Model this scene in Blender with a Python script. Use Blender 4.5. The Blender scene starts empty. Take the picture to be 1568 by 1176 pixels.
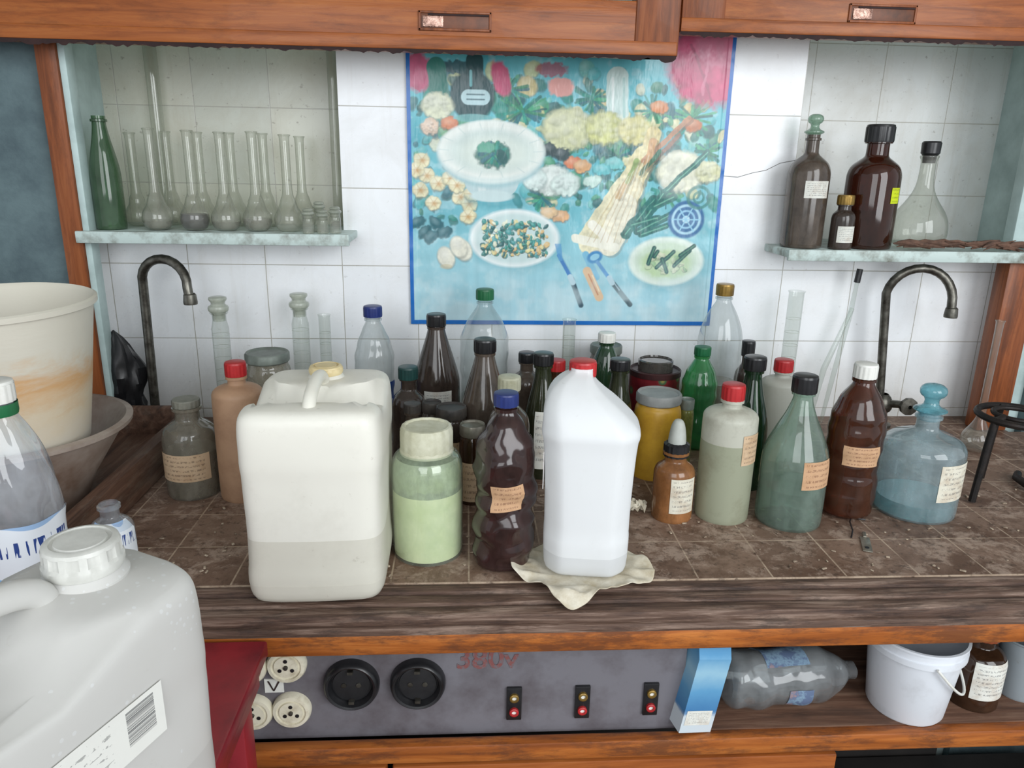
import bpy, math, random
import numpy as np
from mathutils import Matrix, Vector, noise as mn
import bmesh
random.seed(7)
sc=bpy.context.scene
pi=math.pi
# ---------------------------------------------------------------- colour / materials
def lin(c):
    c=c/255.0
    return c/12.92 if c<=0.04045 else ((c+0.055)/1.055)**2.4
def S(r,g,b,a=1.0): return (lin(r),lin(g),lin(b),a)
class NT:
    def __init__(s,name):
        s.m=bpy.data.materials.new(name); s.m.use_nodes=True
        s.t=s.m.node_tree; s.t.nodes.clear()
        s.out=s.n('ShaderNodeOutputMaterial')
    def n(s,typ,**kw):
        nd=s.t.nodes.new(typ)
        for k,v in kw.items(): setattr(nd,k,v)
        return nd
    def l(s,a,b): s.t.links.new(a,b)
    def coord(s,scale=(1,1,1),rot=(0,0,0),kind='Object'):
        tc=s.n('ShaderNodeTexCoord'); mp=s.n('ShaderNodeMapping')
        mp.inputs['Scale'].default_value=scale; mp.inputs['Rotation'].default_value=rot
        s.l(tc.outputs[kind],mp.inputs['Vector']); return mp.outputs['Vector']
    def noise(s,vec,scale,detail=4,rough=.6,dist=0):
        n=s.n('ShaderNodeTexNoise'); n.inputs['Scale'].default_value=scale
        n.inputs['Detail'].default_value=detail; n.inputs['Roughness'].default_value=rough
        n.inputs['Distortion'].default_value=dist
        s.l(vec,n.inputs['Vector']); return n.outputs['Fac']
    def ramp(s,fac,stops):
        r=s.n('ShaderNodeValToRGB'); cr=r.color_ramp
        while len(cr.elements)>1: cr.elements.remove(cr.elements[-1])
        cr.elements[0].position=stops[0][0]; cr.elements[0].color=stops[0][1]
        for p,c in stops[1:]:
            e=cr.elements.new(p); e.color=c
        s.l(fac,r.inputs['Fac']); return r.outputs['Color']
    def mix(s,fac,a,b,mode='MIX'):
        m=s.n('ShaderNodeMix',data_type='RGBA',blend_type=mode)
        if isinstance(fac,(int,float)): m.inputs[0].default_value=fac
        else: s.l(fac,m.inputs[0])
        for v,i in ((a,6),(b,7)):
            if isinstance(v,tuple): m.inputs[i].default_value=v
            else: s.l(v,m.inputs[i])
        return m.outputs[2]
    def math(s,op,a,b=None,c=None):
        m=s.n('ShaderNodeMath',operation=op)
        for i,v in enumerate((a,b,c)):
            if v is None: continue
            if isinstance(v,(int,float)): m.inputs[i].default_value=v
            else: s.l(v,m.inputs[i])
        return m.outputs[0]
    def bump(s,h,st=.3,dist=.01):
        b=s.n('ShaderNodeBump'); b.inputs['Strength'].default_value=st; b.inputs['Distance'].default_value=dist
        s.l(h,b.inputs['Height']); return b.outputs['Normal']
    def prin(s,col,rough=.5,metal=0,normal=None,spec=.5,coat=0):
        p=s.n('ShaderNodeBsdfPrincipled')
        if isinstance(col,tuple): p.inputs['Base Color'].default_value=col
        else: s.l(col,p.inputs['Base Color'])
        if isinstance(rough,(int,float)): p.inputs['Roughness'].default_value=rough
        else: s.l(rough,p.inputs['Roughness'])
        p.inputs['Metallic'].default_value=metal
        p.inputs['Specular IOR Level'].default_value=spec
        p.inputs['Coat Weight'].default_value=coat
        if normal is not None: s.l(normal,p.inputs['Normal'])
        return p.outputs[0]
    def fin(s,sh): s.l(sh,s.out.inputs['Surface']); return s.m
def plain(name,c1,c2=None,scale=20,rough=.5,metal=0,bump=.1,lo=.35,hi=.65,stretch=(1,1,1),bd=.002,spec=.5,coat=0):
    t=NT(name); v=t.coord(stretch)
    c2=c2 or tuple(min(1,x*.7) for x in c1[:3])+(1,)
    f=t.noise(v,scale,5,.65)
    col=t.ramp(f,[(lo,c1),(hi,c2)])
    return t.fin(t.prin(col,rough,metal,t.bump(f,bump,bd),spec,coat))
def glass(name,tint,dust=.03,dcol=(200,200,190),rough=.04,edge=1.5,gl=.85,scale=25):
    t=NT(name); lw=t.n('ShaderNodeLayerWeight'); lw.inputs['Blend'].default_value=.5
    fac=lw.outputs['Facing']
    f3=t.math('POWER',fac,3.0)
    tc=S(*tint); te=tuple(x**edge*.72 for x in tc[:3])+(1,)
    tr=t.n('ShaderNodeBsdfTransparent'); t.l(t.mix(t.math('POWER',fac,3.2),tc,te),tr.inputs['Color'])
    df=t.n('ShaderNodeBsdfDiffuse'); df.inputs['Color'].default_value=S(*dcol)
    nz=t.noise(t.coord((1,1,.6)),scale,5,.7)
    dm=t.math('MULTIPLY',t.ramp(nz,[(.3,(.3,.3,.3,1)),(.75,(1,1,1,1))]),dust*1.6)
    m1=t.n('ShaderNodeMixShader'); t.l(dm,m1.inputs[0]); t.l(tr.outputs[0],m1.inputs[1]); t.l(df.outputs[0],m1.inputs[2])
    g=t.n('ShaderNodeBsdfGlossy'); g.inputs['Roughness'].default_value=rough; g.inputs['Color'].default_value=(1,1,1,1)
    m2=t.n('ShaderNodeMixShader'); t.l(t.math('MULTIPLY_ADD',f3,gl*.72,.042),m2.inputs[0])
    t.l(m1.outputs[0],m2.inputs[1]); t.l(g.outputs[0],m2.inputs[2])
    return t.fin(m2.outputs[0])
def hdpe(name,col,level=None,dark=.86,trans=.35,rough=.35,liq=(1,1,1),dirt=.25,bump=.15,drops=0,see=0.0):
    t=NT(name); v=t.coord()
    base=S(*col)
    n=t.noise(v,14,5,.7)
    c=t.mix(t.math('MULTIPLY',t.ramp(n,[(.5,(0,0,0,1)),(.8,(1,1,1,1))]),dirt),base,S(150,140,115))
    n9=t.noise(v,60,4,.7)
    c=t.mix(t.math('MULTIPLY',t.ramp(n9,[(.66,(0,0,0,1)),(.72,(1,1,1,1))]),dirt*1.5),c,S(140,125,100))
    if level is not None:
        sx=t.n('ShaderNodeSeparateXYZ'); t.l(v,sx.inputs[0])
        st=t.math('LESS_THAN',sx.outputs['Z'],level)
        c2=t.mix(1.0,c,(dark*liq[0],dark*liq[1],dark*liq[2],1),'MULTIPLY')
        c=t.mix(st,c,c2)
    n2=t.noise(v,9,3,.5)
    h=n2
    if drops:
        vo=t.n('ShaderNodeTexVoronoi'); vo.inputs['Scale'].default_value=150; t.l(v,vo.inputs['Vector'])
        dk_=t.math('MULTIPLY',t.math('LESS_THAN',vo.outputs['Distance'],.22),t.math('GREATER_THAN',t.noise(v,16,3,.6),.52))
        h=t.math('MULTIPLY_ADD',dk_,drops,n2)
        c=t.mix(t.math('MULTIPLY',dk_,.35),c,S(235,238,240))
    p=t.prin(c,rough,0,t.bump(h,bump,.01),.35)
    tl=t.n('ShaderNodeBsdfTranslucent'); t.l(c,tl.inputs['Color'])
    m=t.n('ShaderNodeMixShader'); m.inputs[0].default_value=trans
    t.l(p,m.inputs[1]); t.l(tl.outputs[0],m.inputs[2])
    o=m.outputs[0]
    if see:
        tr=t.n('ShaderNodeBsdfTransparent'); m3=t.n('ShaderNodeMixShader'); m3.inputs[0].default_value=see
        t.l(o,m3.inputs[1]); t.l(tr.outputs[0],m3.inputs[2]); o=m3.outputs[0]
    return t.fin(o)
def labelmat(name,paper,ink,rows=6,amt=.5,stain=(150,110,70),cut=.5,barcode=False,bright=.6):
    t=NT(name); tc=t.n('ShaderNodeTexCoord'); sx=t.n('ShaderNodeSeparateXYZ'); t.l(tc.outputs['UV'],sx.inputs[0])
    u,v=sx.outputs['X'],sx.outputs['Y']
    vr=t.math('MULTIPLY',v,rows); fr=t.math('FRACT',vr); row=t.math('FLOOR',vr)
    band=t.math('MULTIPLY',t.math('GREATER_THAN',fr,.3),t.math('LESS_THAN',fr,.72))
    cx=t.n('ShaderNodeCombineXYZ'); t.l(t.math('MULTIPLY',u,26),cx.inputs[0]); t.l(t.math('MULTIPLY',row,7.3),cx.inputs[1]); t.l(t.math('MULTIPLY',fr,2.2),cx.inputs[2])
    n=t.noise(cx.outputs[0],1.0,3,.7); nk=t.math('GREATER_THAN',n,cut)
    mg=t.math('MULTIPLY',t.math('GREATER_THAN',u,.08),t.math('LESS_THAN',u,.72 if barcode else .9))
    mg=t.math('MULTIPLY',mg,t.math('MULTIPLY',t.math('GREATER_THAN',v,.08),t.math('LESS_THAN',v,.93)))
    k=t.math('MULTIPLY',t.math('MULTIPLY',band,nk),t.math('MULTIPLY',mg,amt))
    if barcode:
        bx=t.math('MULTIPLY',t.math('GREATER_THAN',u,.80),t.math('LESS_THAN',u,.95))
        by=t.math('MULTIPLY',t.math('GREATER_THAN',v,.25),t.math('LESS_THAN',v,.9))
        cy=t.n('ShaderNodeCombineXYZ'); t.l(t.math('MULTIPLY',v,60),cy.inputs[0])
        bars=t.math('GREATER_THAN',t.noise(cy.outputs[0],1.0,1,.5),.48)
        k=t.math('MAXIMUM',k,t.math('MULTIPLY',t.math('MULTIPLY',bx,by),t.math('MULTIPLY',bars,.8)))
    sn=t.noise(t.coord(),40,5,.7)
    pc=t.mix(t.math('MULTIPLY',t.ramp(sn,[(.45,(0,0,0,1)),(.8,(1,1,1,1))]),bright),S(*paper),S(*stain))
    return t.fin(t.prin(t.mix(k,pc,S(*ink)),.8,spec=.2))
# ---------------------------------------------------------------- mesh builder
def chaikin(p,it=2):
    for _ in range(it):
        q=[p[0]]
        for a,b in zip(p[:-1],p[1:]):
            q.append(tuple(.75*x+.25*y for x,y in zip(a,b))); q.append(tuple(.25*x+.75*y for x,y in zip(a,b)))
        q.append(p[-1]); p=q
    return p
class B:
    def __init__(s,name): s.name=name; s.v=[]; s.f=[]; s.m=[]; s.uv=[]; s.mats=[]; s.sm=[]
    def mi(s,mat):
        if mat not in s.mats: s.mats.append(mat)
        return s.mats.index(mat)
    def add(s,vs,fs,mat,uvs=None,smooth=True,X=None):
        o=len(s.v)
        if X is not None: vs=[tuple(X@Vector(v)) for v in vs]
        s.v+= [tuple(v) for v in vs]; i=s.mi(mat)
        for k,f in enumerate(fs):
            s.f.append(tuple(o+j for j in f)); s.m.append(i); s.sm.append(smooth)
            s.uv.append(uvs[k] if uvs else None)
    def rings(s,rs,mat,cap0=False,cap1=False,X=None,closed=True):
        n=len(rs[0]); vs=[p for r in rs for p in r]; fs=[]
        for a in range(len(rs)-1):
            for j in range(n if closed else n-1):
                k=(j+1)%n
                fs.append((a*n+j,a*n+k,(a+1)*n+k,(a+1)*n+j))
        def cap(base,flip):
            c=[sum(vs[base+j][q] for j in range(n))/n for q in range(3)]
            vs.append(tuple(c)); ci=len(vs)-1
            for j in range(n):
                k=(j+1)%n
                fs.append((ci,base+k,base+j) if flip else (ci,base+j,base+k))
        if cap0: cap(0,True)
        if cap1: cap((len(rs)-1)*n,False)
        s.add(vs,fs,mat,X=X)
    def lathe(s,prof,mat,seg=40,c=(0,0,0),rmod=None,X=None,cap0=False,cap1=False):
        rs=[]
        for r,z in prof:
            ring=[]
            for j in range(seg):
                t=2*pi*j/seg; rr=max(r,1e-5)*(rmod(t,z,j) if rmod else 1)
                ring.append((c[0]+rr*math.cos(t),c[1]+rr*math.sin(t),c[2]+z))
            rs.append(ring)
        s.rings(rs,mat,cap0,cap1,X)
    def box(s,cx,cy,cz,sx,sy,sz,mat,bev=0,X=None,seg=2,uvf=None):
        bm=bmesh.new(); bmesh.ops.create_cube(bm,size=1)
        for v in bm.verts: v.co=Vector((v.co.x*sx,v.co.y*sy,v.co.z*sz))
        if bev>0: bmesh.ops.bevel(bm,geom=list(bm.edges),offset=bev,segments=seg,affect='EDGES',profile=.5)
        bm.verts.index_update()
        vs=[(v.co.x+cx,v.co.y+cy,v.co.z+cz) for v in bm.verts]; fs=[tuple(v.index for v in f.verts) for f in bm.faces]
        bm.free(); s.add(vs,fs,mat,smooth=bev>0,X=X)
    def tube(s,path,r,mat,seg=12,X=None,caps=True):
        rs=[];P=[Vector(p) for p in path]; n=len(P); up=None
        for i,p in enumerate(P):
            d=(P[min(i+1,n-1)]-P[max(i-1,0)]).normalized()
            if up is None: up=Vector((0,0,1)) if abs(d.z)<.9 else Vector((1,0,0))
            a=d.cross(up).normalized(); b=a.cross(d).normalized(); up=b
            rr=r[i] if isinstance(r,(list,tuple)) else r
            rs.append([tuple(p+a*rr*math.cos(2*pi*j/seg)+b*rr*math.sin(2*pi*j/seg)) for j in range(seg)])
        s.rings(rs,mat,caps,caps,X)
    def label(s,r,a0,a1,z0,z1,mat,c=(0,0,0),n=14,off=.0009,rf=None,X=None,tilt=0):
        vs=[];fs=[];uv=[];nz=6
        for k in range(nz+1):
            for j in range(n+1):
                t=math.radians(a0+(a1-a0)*j/n); z=z0+(z1-z0)*k/nz+tilt*(j/n-.5)
                rr=(rf(z,t) if rf else r)+off
                vs.append((c[0]+rr*math.cos(t),c[1]+rr*math.sin(t),c[2]+z))
        for k in range(nz):
            for j in range(n):
                a=k*(n+1)+j; fs.append((a,a+1,a+n+2,a+n+1))
                uv.append([(j/n,k/nz),((j+1)/n,k/nz),((j+1)/n,(k+1)/nz),(j/n,(k+1)/nz)])
        s.add(vs,fs,mat,uv,X=X)
    def quad(s,a,b,c,d,mat): s.add([a,b,c,d],[(0,1,2,3)],mat,[[(0,0),(1,0),(1,1),(0,1)]],smooth=False)
    def done(s,loc=(0,0,0),rotz=0,sharp=35,rot=None):
        me=bpy.data.meshes.new(s.name); me.from_pydata(s.v,[],s.f)
        for m in s.mats: me.materials.append(m)
        me.polygons.foreach_set('material_index',s.m); me.polygons.foreach_set('use_smooth',s.sm)
        ul=me.uv_layers.new(name='UVMap')
        for p,uv in zip(me.polygons,s.uv):
            if uv:
                for li,q in zip(p.loop_indices,uv): ul.data[li].uv=q
        me.update(); me.validate()
        try: me.set_sharp_from_angle(angle=math.radians(sharp))
        except Exception: pass
        ob=bpy.data.objects.new(s.name,me); sc.collection.objects.link(ob)
        ob.location=loc; ob.rotation_euler=rot if rot else (0,0,rotz)
        return ob
# ---------------------------------------------------------------- shared mats
def tilemat(name,c1,c2,w=.148,x0=.643,z0=1.511,mort=(176,174,166),plane='xz',dirt=.25,dcol=(158,144,116),rough=.18):
    t=NT(name); tc=t.n('ShaderNodeTexCoord'); sx=t.n('ShaderNodeSeparateXYZ'); t.l(tc.outputs['Object'],sx.inputs[0])
    cx=t.n('ShaderNodeCombineXYZ')
    wob=t.noise(t.coord(),4,2,.5)
    t.l(t.math('ADD',sx.outputs['XYZ'.index(plane[0].upper())],t.math('MULTIPLY_ADD',wob,.004,10*w-x0-.002)),cx.inputs[0]); t.l(t.math('ADD',sx.outputs['XYZ'.index(plane[1].upper())],20*w-z0),cx.inputs[1])
    br=t.n('ShaderNodeTexBrick',offset=0.0,squash=1.0)
    br.inputs['Scale'].default_value=1; br.inputs['Brick Width'].default_value=w; br.inputs['Row Height'].default_value=w
    br.inputs['Mortar Size'].default_value=.0010; br.inputs['Mortar Smooth'].default_value=.4; br.inputs['Bias'].default_value=0
    br.inputs['Color1'].default_value=S(*c1); br.inputs['Color2'].default_value=S(*c2); br.inputs['Mortar'].default_value=S(*mort)
    t.l(cx.outputs[0],br.inputs['Vector'])
    n=t.noise(t.coord(),7,7,.7,.5)
    d=t.math('MULTIPLY',t.ramp(n,[(.42,(0,0,0,1)),(.75,(1,1,1,1))]),dirt)
    dr=t.noise(t.coord((22,22,1.6)),1.6,5,.7); d2=t.math('MULTIPLY',t.ramp(dr,[(.55,(0,0,0,1)),(.75,(1,1,1,1))]),dirt*.9)
    n3=t.noise(t.coord(),90,4,.6); sp=t.math('MULTIPLY',t.ramp(n3,[(.64,(0,0,0,1)),(.72,(1,1,1,1))]),dirt*1.3)
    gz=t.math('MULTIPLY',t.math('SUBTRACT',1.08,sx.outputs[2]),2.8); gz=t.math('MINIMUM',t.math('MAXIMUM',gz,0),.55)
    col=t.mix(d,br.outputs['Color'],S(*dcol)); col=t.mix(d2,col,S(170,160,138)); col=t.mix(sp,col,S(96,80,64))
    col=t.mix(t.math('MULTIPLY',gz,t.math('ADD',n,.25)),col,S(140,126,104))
    n2=t.noise(t.coord(),5,2,.5)
    h=t.math('SUBTRACT',t.math('MULTIPLY',n2,.5),br.outputs['Fac'])
    return t.fin(t.prin(col,t.math('MULTIPLY_ADD',n,.35,rough-.08),0,t.bump(h,.35,.002)))
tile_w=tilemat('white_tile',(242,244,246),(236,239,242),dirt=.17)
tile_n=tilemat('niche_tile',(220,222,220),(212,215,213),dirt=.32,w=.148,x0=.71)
tile_nl=tilemat('niche_tile_left_shaded',(204,204,190),(196,198,186),dirt=.38)  # dimmer, yellower tile colour paints in the shade of the left recess
def woodmat(name,a,b,c,ax='x',rough=.35,scale=5,wear=.0,wcol=(60,50,45),bump=.25,coat=.2,wlo=.5,wscale=9,spec=.4):
    t=NT(name); st={'x':(1,14,14),'y':(14,1,14),'z':(14,14,1)}[ax]
    v=t.coord(st); n=t.noise(v,scale,6,.65,.6)
    col=t.ramp(n,[(.3,S(*a)),(.5,S(*b)),(.7,S(*c))])
    w=t.noise(t.coord({'x':(1,4,4),'y':(4,1,4),'z':(4,4,1)}[ax]),wscale,7,.75)
    col=t.mix(t.math('MULTIPLY',t.ramp(w,[(wlo,(0,0,0,1)),(wlo+.12,(1,1,1,1))]),wear),col,S(*wcol))
    return t.fin(t.prin(col,rough,0,t.bump(n,bump,.003),spec,coat))
wood_o=woodmat('varnished_wood',(120,62,26),(152,84,38),(168,100,48),'x',.38,wear=.4,wcol=(98,54,32),coat=.05,spec=.3)
wood_v=woodmat('varnished_wood_vertical',(100,54,30),(134,74,40),(152,90,52),'z',.4,wear=.35,wcol=(80,46,30),coat=.05,spec=.3)
wood_strip=woodmat('varnished_edge',(120,62,24),(160,90,38),(186,114,54),'x',.4,wear=.75,wcol=(90,54,36),coat=.03,wlo=.47)
wood_d=woodmat('weathered_wood',(56,40,34),(98,76,64),(158,136,122),'x',.65,scale=7,wear=.6,wcol=(48,38,34),bump=.9,coat=0,wscale=14)
wood_k=woodmat('dark_wood',(60,42,34),(92,66,52),(118,90,74),'y',.65,wear=.4,wcol=(120,106,92),coat=0)
shelf_k=woodmat('shelf_board_wood',(78,54,42),(108,78,62),(134,106,88),'x',.65,wear=.4,coat=0)
dark=plain('dark_interior',S(34,30,28),S(18,16,15),6,.8)
pale=plain('pale_blue_paint',S(192,212,210),S(160,180,178),9,.5,bump=.3)
teal=plain('teal_plaster',S(74,92,98),S(96,116,120),14,.7,bump=.5,bd=.01)
shelfm=plain('shelf_paint',S(190,206,202),S(120,122,112),26,.5,bump=.5,lo=.46,hi=.72)
grey=plain('panel_grey_paint',S(112,110,116),S(86,80,84),14,.5,bump=.3,lo=.4,hi=.7)
black=plain('black_plastic',S(22,22,24),S(36,36,38),30,.3)
blackr=plain('black_iron',S(28,26,26),S(50,42,38),40,.55,.5,bump=.5)
steel=plain('aged_steel',S(122,120,112),S(64,60,54),40,.38,.85,bump=.2)
whitep=plain('white_plastic',S(226,226,220),S(200,198,188),30,.35,lo=.5,hi=.8)
cream=plain('cream_ceramic',S(228,222,200),S(180,168,140),34,.25,lo=.5,hi=.75)
redp=plain('red_plastic',S(190,42,44),S(160,34,38),20,.4)
bluep=plain('blue_plastic',S(36,54,122),S(28,42,98),20,.4)
greenp=plain('green_plastic',S(28,108,64),S(20,86,52),20,.4)
tealp=plain('dark_teal_plastic',S(36,78,74),S(30,62,60),20,.4)
goldp=plain('gold_metal_cap',S(160,128,60),S(110,88,45),30,.35,.5)
yellowp=plain('aged_yellow_plastic',S(222,205,160),S(200,180,130),25,.45)
lab=labelmat('paper_label',(200,174,144),(70,50,45))
lab2=labelmat('cream_label',(214,210,194),(60,60,70),rows=7)
lab3=labelmat('tan_label',(196,158,124),(90,50,45),rows=5)
lab_w=labelmat('white_label',(218,218,210),(40,45,60),rows=9)
lab_y=labelmat('yellow_label',(200,215,40),(40,60,40),rows=4)
clear=glass('clear_glass',(242,245,243),.08)
petc=glass('clear_pet',(238,242,243),.10,gl=.9,rough=.08)
liq_blue=glass('blue_liquid',(172,226,228),.14,(140,206,212),edge=1.0)
liq_clear=glass('clear_liquid',(218,232,228),.03,(180,200,190),edge=1.0,gl=.3)
# ---------------------------------------------------------------- room shell
def boxobj(name,x0,x1,y0,y1,z0,z1,mat,bev=0):
    b=B(name); b.box((x0+x1)/2,(y0+y1)/2,(z0+z1)/2,x1-x0,y1-y0,z1-z0,mat,bev); return b.done()
b=B('wall_back')
def slab(x0,x1,y0,y1,z0,z1,m): b.box((x0+x1)/2,(y0+y1)/2,(z0+z1)/2,x1-x0,y1-y0,z1-z0,m)
slab(-.239,.643,1.5,1.64,0,2.7,tile_w)
slab(-2.6,-.239,1.5,1.64,0,1.27,tile_w)
slab(.643,2.6,1.5,1.64,0,1.254,tile_w)
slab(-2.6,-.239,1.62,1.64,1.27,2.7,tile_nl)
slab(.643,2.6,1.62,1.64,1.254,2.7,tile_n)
crk=plain('crack_dark',S(90,86,78),S(60,56,50),30,.8)
b.tube([(.500,1.4995,1.398),(.53,1.4995,1.396),(.56,1.4995,1.405),(.585,1.4995,1.410),(.612,1.4995,1.424),(.642,1.4995,1.430)],.0005,crk,6)
b.done()
boxobj('wall_left',-2.6,-.735,1.44,1.5,0,2.7,teal)
boxobj('wall_left_return',-.735,-.716,1.46,1.62,0,2.7,pale)
boxobj('wall_right',1.125,1.18,1.46,1.62,0,2.7,pale)
boxobj('wall_right_outer',1.18,2.6,1.44,1.5,0,2.7,teal)
fl=plain('floor_concrete',S(110,100,92),S(80,72,66),5,.7)
boxobj('floor',-2.6,2.6,-2.6,1.64,-.05,0,fl)
boxobj('ceiling',-2.6,2.6,-.6,1.64,2.7,2.75,plain('ceiling_paint',S(215,215,210),S(200,200,195),4,.8))
b=B('trim_post_left'); b.box(-.708,1.425,1.75,.036,.03,1.7,wood_v,.004); b.box(-.684,1.43,1.75,.012,.03,1.7,pale,.002); b.done()
b=B('trim_post_right'); b.box(1.085,1.425,1.08,.065,.04,.36,wood_v,.004); b.box(1.09,1.43,1.85,.07,.03,1.15,pale,.003); b.done()
def shelf(name,x0,x1,y0,z,m):
    b=B(name)
    b.box((x0+x1)/2,(y0+1.62)/2,z-.008,x1-x0,1.62-y0,.014,m,.002)
    b.box((x0+x1)/2,y0,z-.010,x1-x0,.008,.021,m,.002)
    return b.done()
shelf('shelf_left',-.693,-.213,1.395,1.285,shelfm)
shelf('shelf_right',.60,1.124,1.385,1.269,shelfm)
# upper sash frames
glass_pane=glass('window_pane',(225,235,230),.12)
seal=plain('dark_seal',S(52,28,26),S(35,20,20),30,.8)
wood_pull=plain('pull_recess',S(120,68,40),S(84,50,34),30,.5)
foil=plain('torn_foil',S(214,176,160),S(120,84,70),120,.25,.6,bump=.8)
def sash(name,x0,x1,z0,y,pulls,stile):
    b=B(name); random.seed(3)
    H=.085
    b.box((x0+x1)/2,y,z0+H/2,x1-x0,.04,H,wood_o,.003)
    b.box((x0+x1)/2,y-.022,z0+.012,x1-x0,.006,.022,wood_o,.002)
    b.box((x0+x1)/2,y,z0+.45,x1-x0,.006,.72,glass_pane)
    for sx in stile: b.box(sx,y-.001,z0+.45,.075,.044,.9,wood_v,.003)
    b.box((x0+x1)/2,y,z0+.86,x1-x0,.04,.1,wood_o,.003)
    for px,pz in pulls:
        for (ax,az,w,h) in [(0,.013,.120,.004),(0,-.013,.120,.004),(-.058,0,.004,.03),(.058,0,.004,.03)]: b.box(px+ax,y-.0215,pz+az,w,.004,h,wood_v,.001)
        b.box(px,y-.0205,pz,.112,.002,.024,wood_pull,.0005)
        b.box(px+.006,y-.0222,pz+.0095,.10,.002,.003,seal,.0005)
        b.box(px-.036,y-.0225,pz-.001,.034,.003,.017,foil,.001)
    n=int((x1-x0)/.006); vs=[];fs=[]
    for i in range(n+1):
        x=x0+(x1-x0)*i/n
        vs+=[(x,y-.024,z0+.003),(x,y-.022,z0-.001-.006*abs(mn.noise((x*40,z0,0)))-.004*random.random())]
    for i in range(n): fs.append((2*i,2*i+2,2*i+3,2*i+1))
    b.add(vs,fs,seal,smooth=False)
    return b.done()
sash('sash_window_frame',-1.05,.353,1.592,1.38,[(-.02,1.637)],[.318])
sash('sash_window_frame',.362,1.6,1.634,1.40,[(.712,1.672)],[.400])
# ---------------------------------------------------------------- counter
def counter_tile():
    t=NT('counter_tile'); 
    tc=t.n('ShaderNodeTexCoord'); sx=t.n('ShaderNodeSeparateXYZ'); t.l(tc.outputs['Object'],sx.inputs[0])
    cx=t.n('ShaderNodeCombineXYZ'); t.l(t.math('ADD',sx.outputs[0],1.5+.397),cx.inputs[0]); t.l(t.math('ADD',sx.outputs[1],1.5-.952),cx.inputs[1])
    br=t.n('ShaderNodeTexBrick',offset=0.0); br.inputs['Scale'].default_value=1; br.inputs['Brick Width'].default_value=.1; br.inputs['Row Height'].default_value=.1
    br.inputs['Mortar Size'].default_value=.0012; br.inputs['Color1'].default_value=S(136,112,96); br.inputs['Color2'].default_value=S(114,90,76); br.inputs['Mortar'].default_value=S(136,112,96)
    t.l(cx.outputs[0],br.inputs['Vector'])
    v=t.coord((1,1,1)); n=t.noise(v,9,9,.72,.3); n2=t.noise(v,26,8,.78,.3); n5=t.noise(v,3.5,4,.6)
    c=t.mix(t.ramp(n,[(.44,(0,0,0,1)),(.58,(.85,.85,.85,1))]),br.outputs['Color'],S(90,66,52))
    c=t.mix(t.math('MULTIPLY',t.ramp(n2,[(.50,(0,0,0,1)),(.60,(1,1,1,1))]),.62),c,S(178,158,142))
    c=t.mix(t.math('MULTIPLY',t.ramp(n5,[(.5,(0,0,0,1)),(.7,(1,1,1,1))]),.4),c,S(108,82,64))
    ng=t.noise(v,18,4,.7)
    c=t.mix(t.math('MULTIPLY',br.outputs['Fac'],t.ramp(ng,[(.35,(.15,.15,.15,1)),(.6,(.8,.8,.8,1))])),c,S(192,172,150))
    n4=t.noise(v,75,5,.75); c=t.mix(t.math('MULTIPLY',t.ramp(n4,[(.55,(0,0,0,1)),(.65,(1,1,1,1))]),.65),c,S(60,44,36))
    h=t.math('SUBTRACT',n2,br.outputs['Fac'])
    return t.fin(t.prin(c,t.math('MULTIPLY_ADD',n2,.4,.32),0,t.bump(h,.4,.003),.4))
b=B('lab_counter')
ct=counter_tile()
b.box(.2,1.126,.878,2.4,.548,.044,ct)
for i,(y0,y1,dz) in enumerate([(.790,.812,-.006),(.812,.833,-.003),(.833,.853,0)]):
    b.box(.2,(y0+y1)/2,.888+dz/2,2.4,y1-y0-.001,.022+dz,wood_d,.004)
b.box(.2,.797,.8725,2.4,.022,.013,wood_d,.003)
b.box(.2,.794,.856,2.4,.016,.030,wood_strip,.003)
b.box(.2,.812,.6755,2.4,.018,.028,wood_strip,.004)
b.box(-.355,.838,.77,1.29,.012,.175,grey)
b.box(.285,1.0,.77,.012,.32,.17,dark)
b.box(.845,1.1,.6835,1.11,.56,.013,shelf_k)
b.box(.845,1.39,.62,1.11,.02,.48,dark)
b.box(.2,1.1,.8475,2.4,.5,.016,dark)
b.box(-.505,.822,.35,.80,.02,.60,wood_o,.004)
b.box(.205,.822,.35,.605,.02,.60,wood_o,.004)
b.box(-.99,1.1,.43,.02,.6,.85,wood_v); b.box(1.39,1.1,.43,.02,.6,.85,wood_v)
b.box(.2,1.12,.06,2.4,.55,.05,dark)
b.done()
b=B('tiled_ledge'); b.box(.2,1.45,.878,1.84,.098,.044,ct); b.box(.2,1.45,.43,1.84,.09,.85,dark); b.done()
# ---------------------------------------------------------------- sockets etc
panel_y=.832
def disc_xz(b,cx,cz,prof,mat,seg=40):
    X=Matrix.Translation((cx,panel_y,cz))@Matrix.Rotation(pi/2,4,'X')
    b.lathe(prof,mat,seg,X=X,cap1=True)
for i,(x,z) in enumerate([(-.148,.768),(-.063,.767)]):
    b=B('power_socket'); 
    disc_xz(b,x,z,[(.036,0),(.036,.006),(.034,.012),(.0315,.014),(.029,.013),(.0265,.007),(.0255,.004),(.0,.004)],black,56)
    disc_xz(b,x,z,[(.0245,.004),(.024,.0055),(.022,.006),(.0,.006)],plain('socket_insert',S(40,40,42),S(28,28,30),30,.4),40)
    for dx in (-.0095,.0095): disc_xz(b,x+dx,z,[(.0034,.006),(.0034,.0072),(.0022,.0074)],steel,14)
    b.box(x,panel_y-.009,z+.0225,.007,.008,.004,steel); b.box(x,panel_y-.009,z-.0225,.007,.008,.004,steel)
    b.done()
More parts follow.
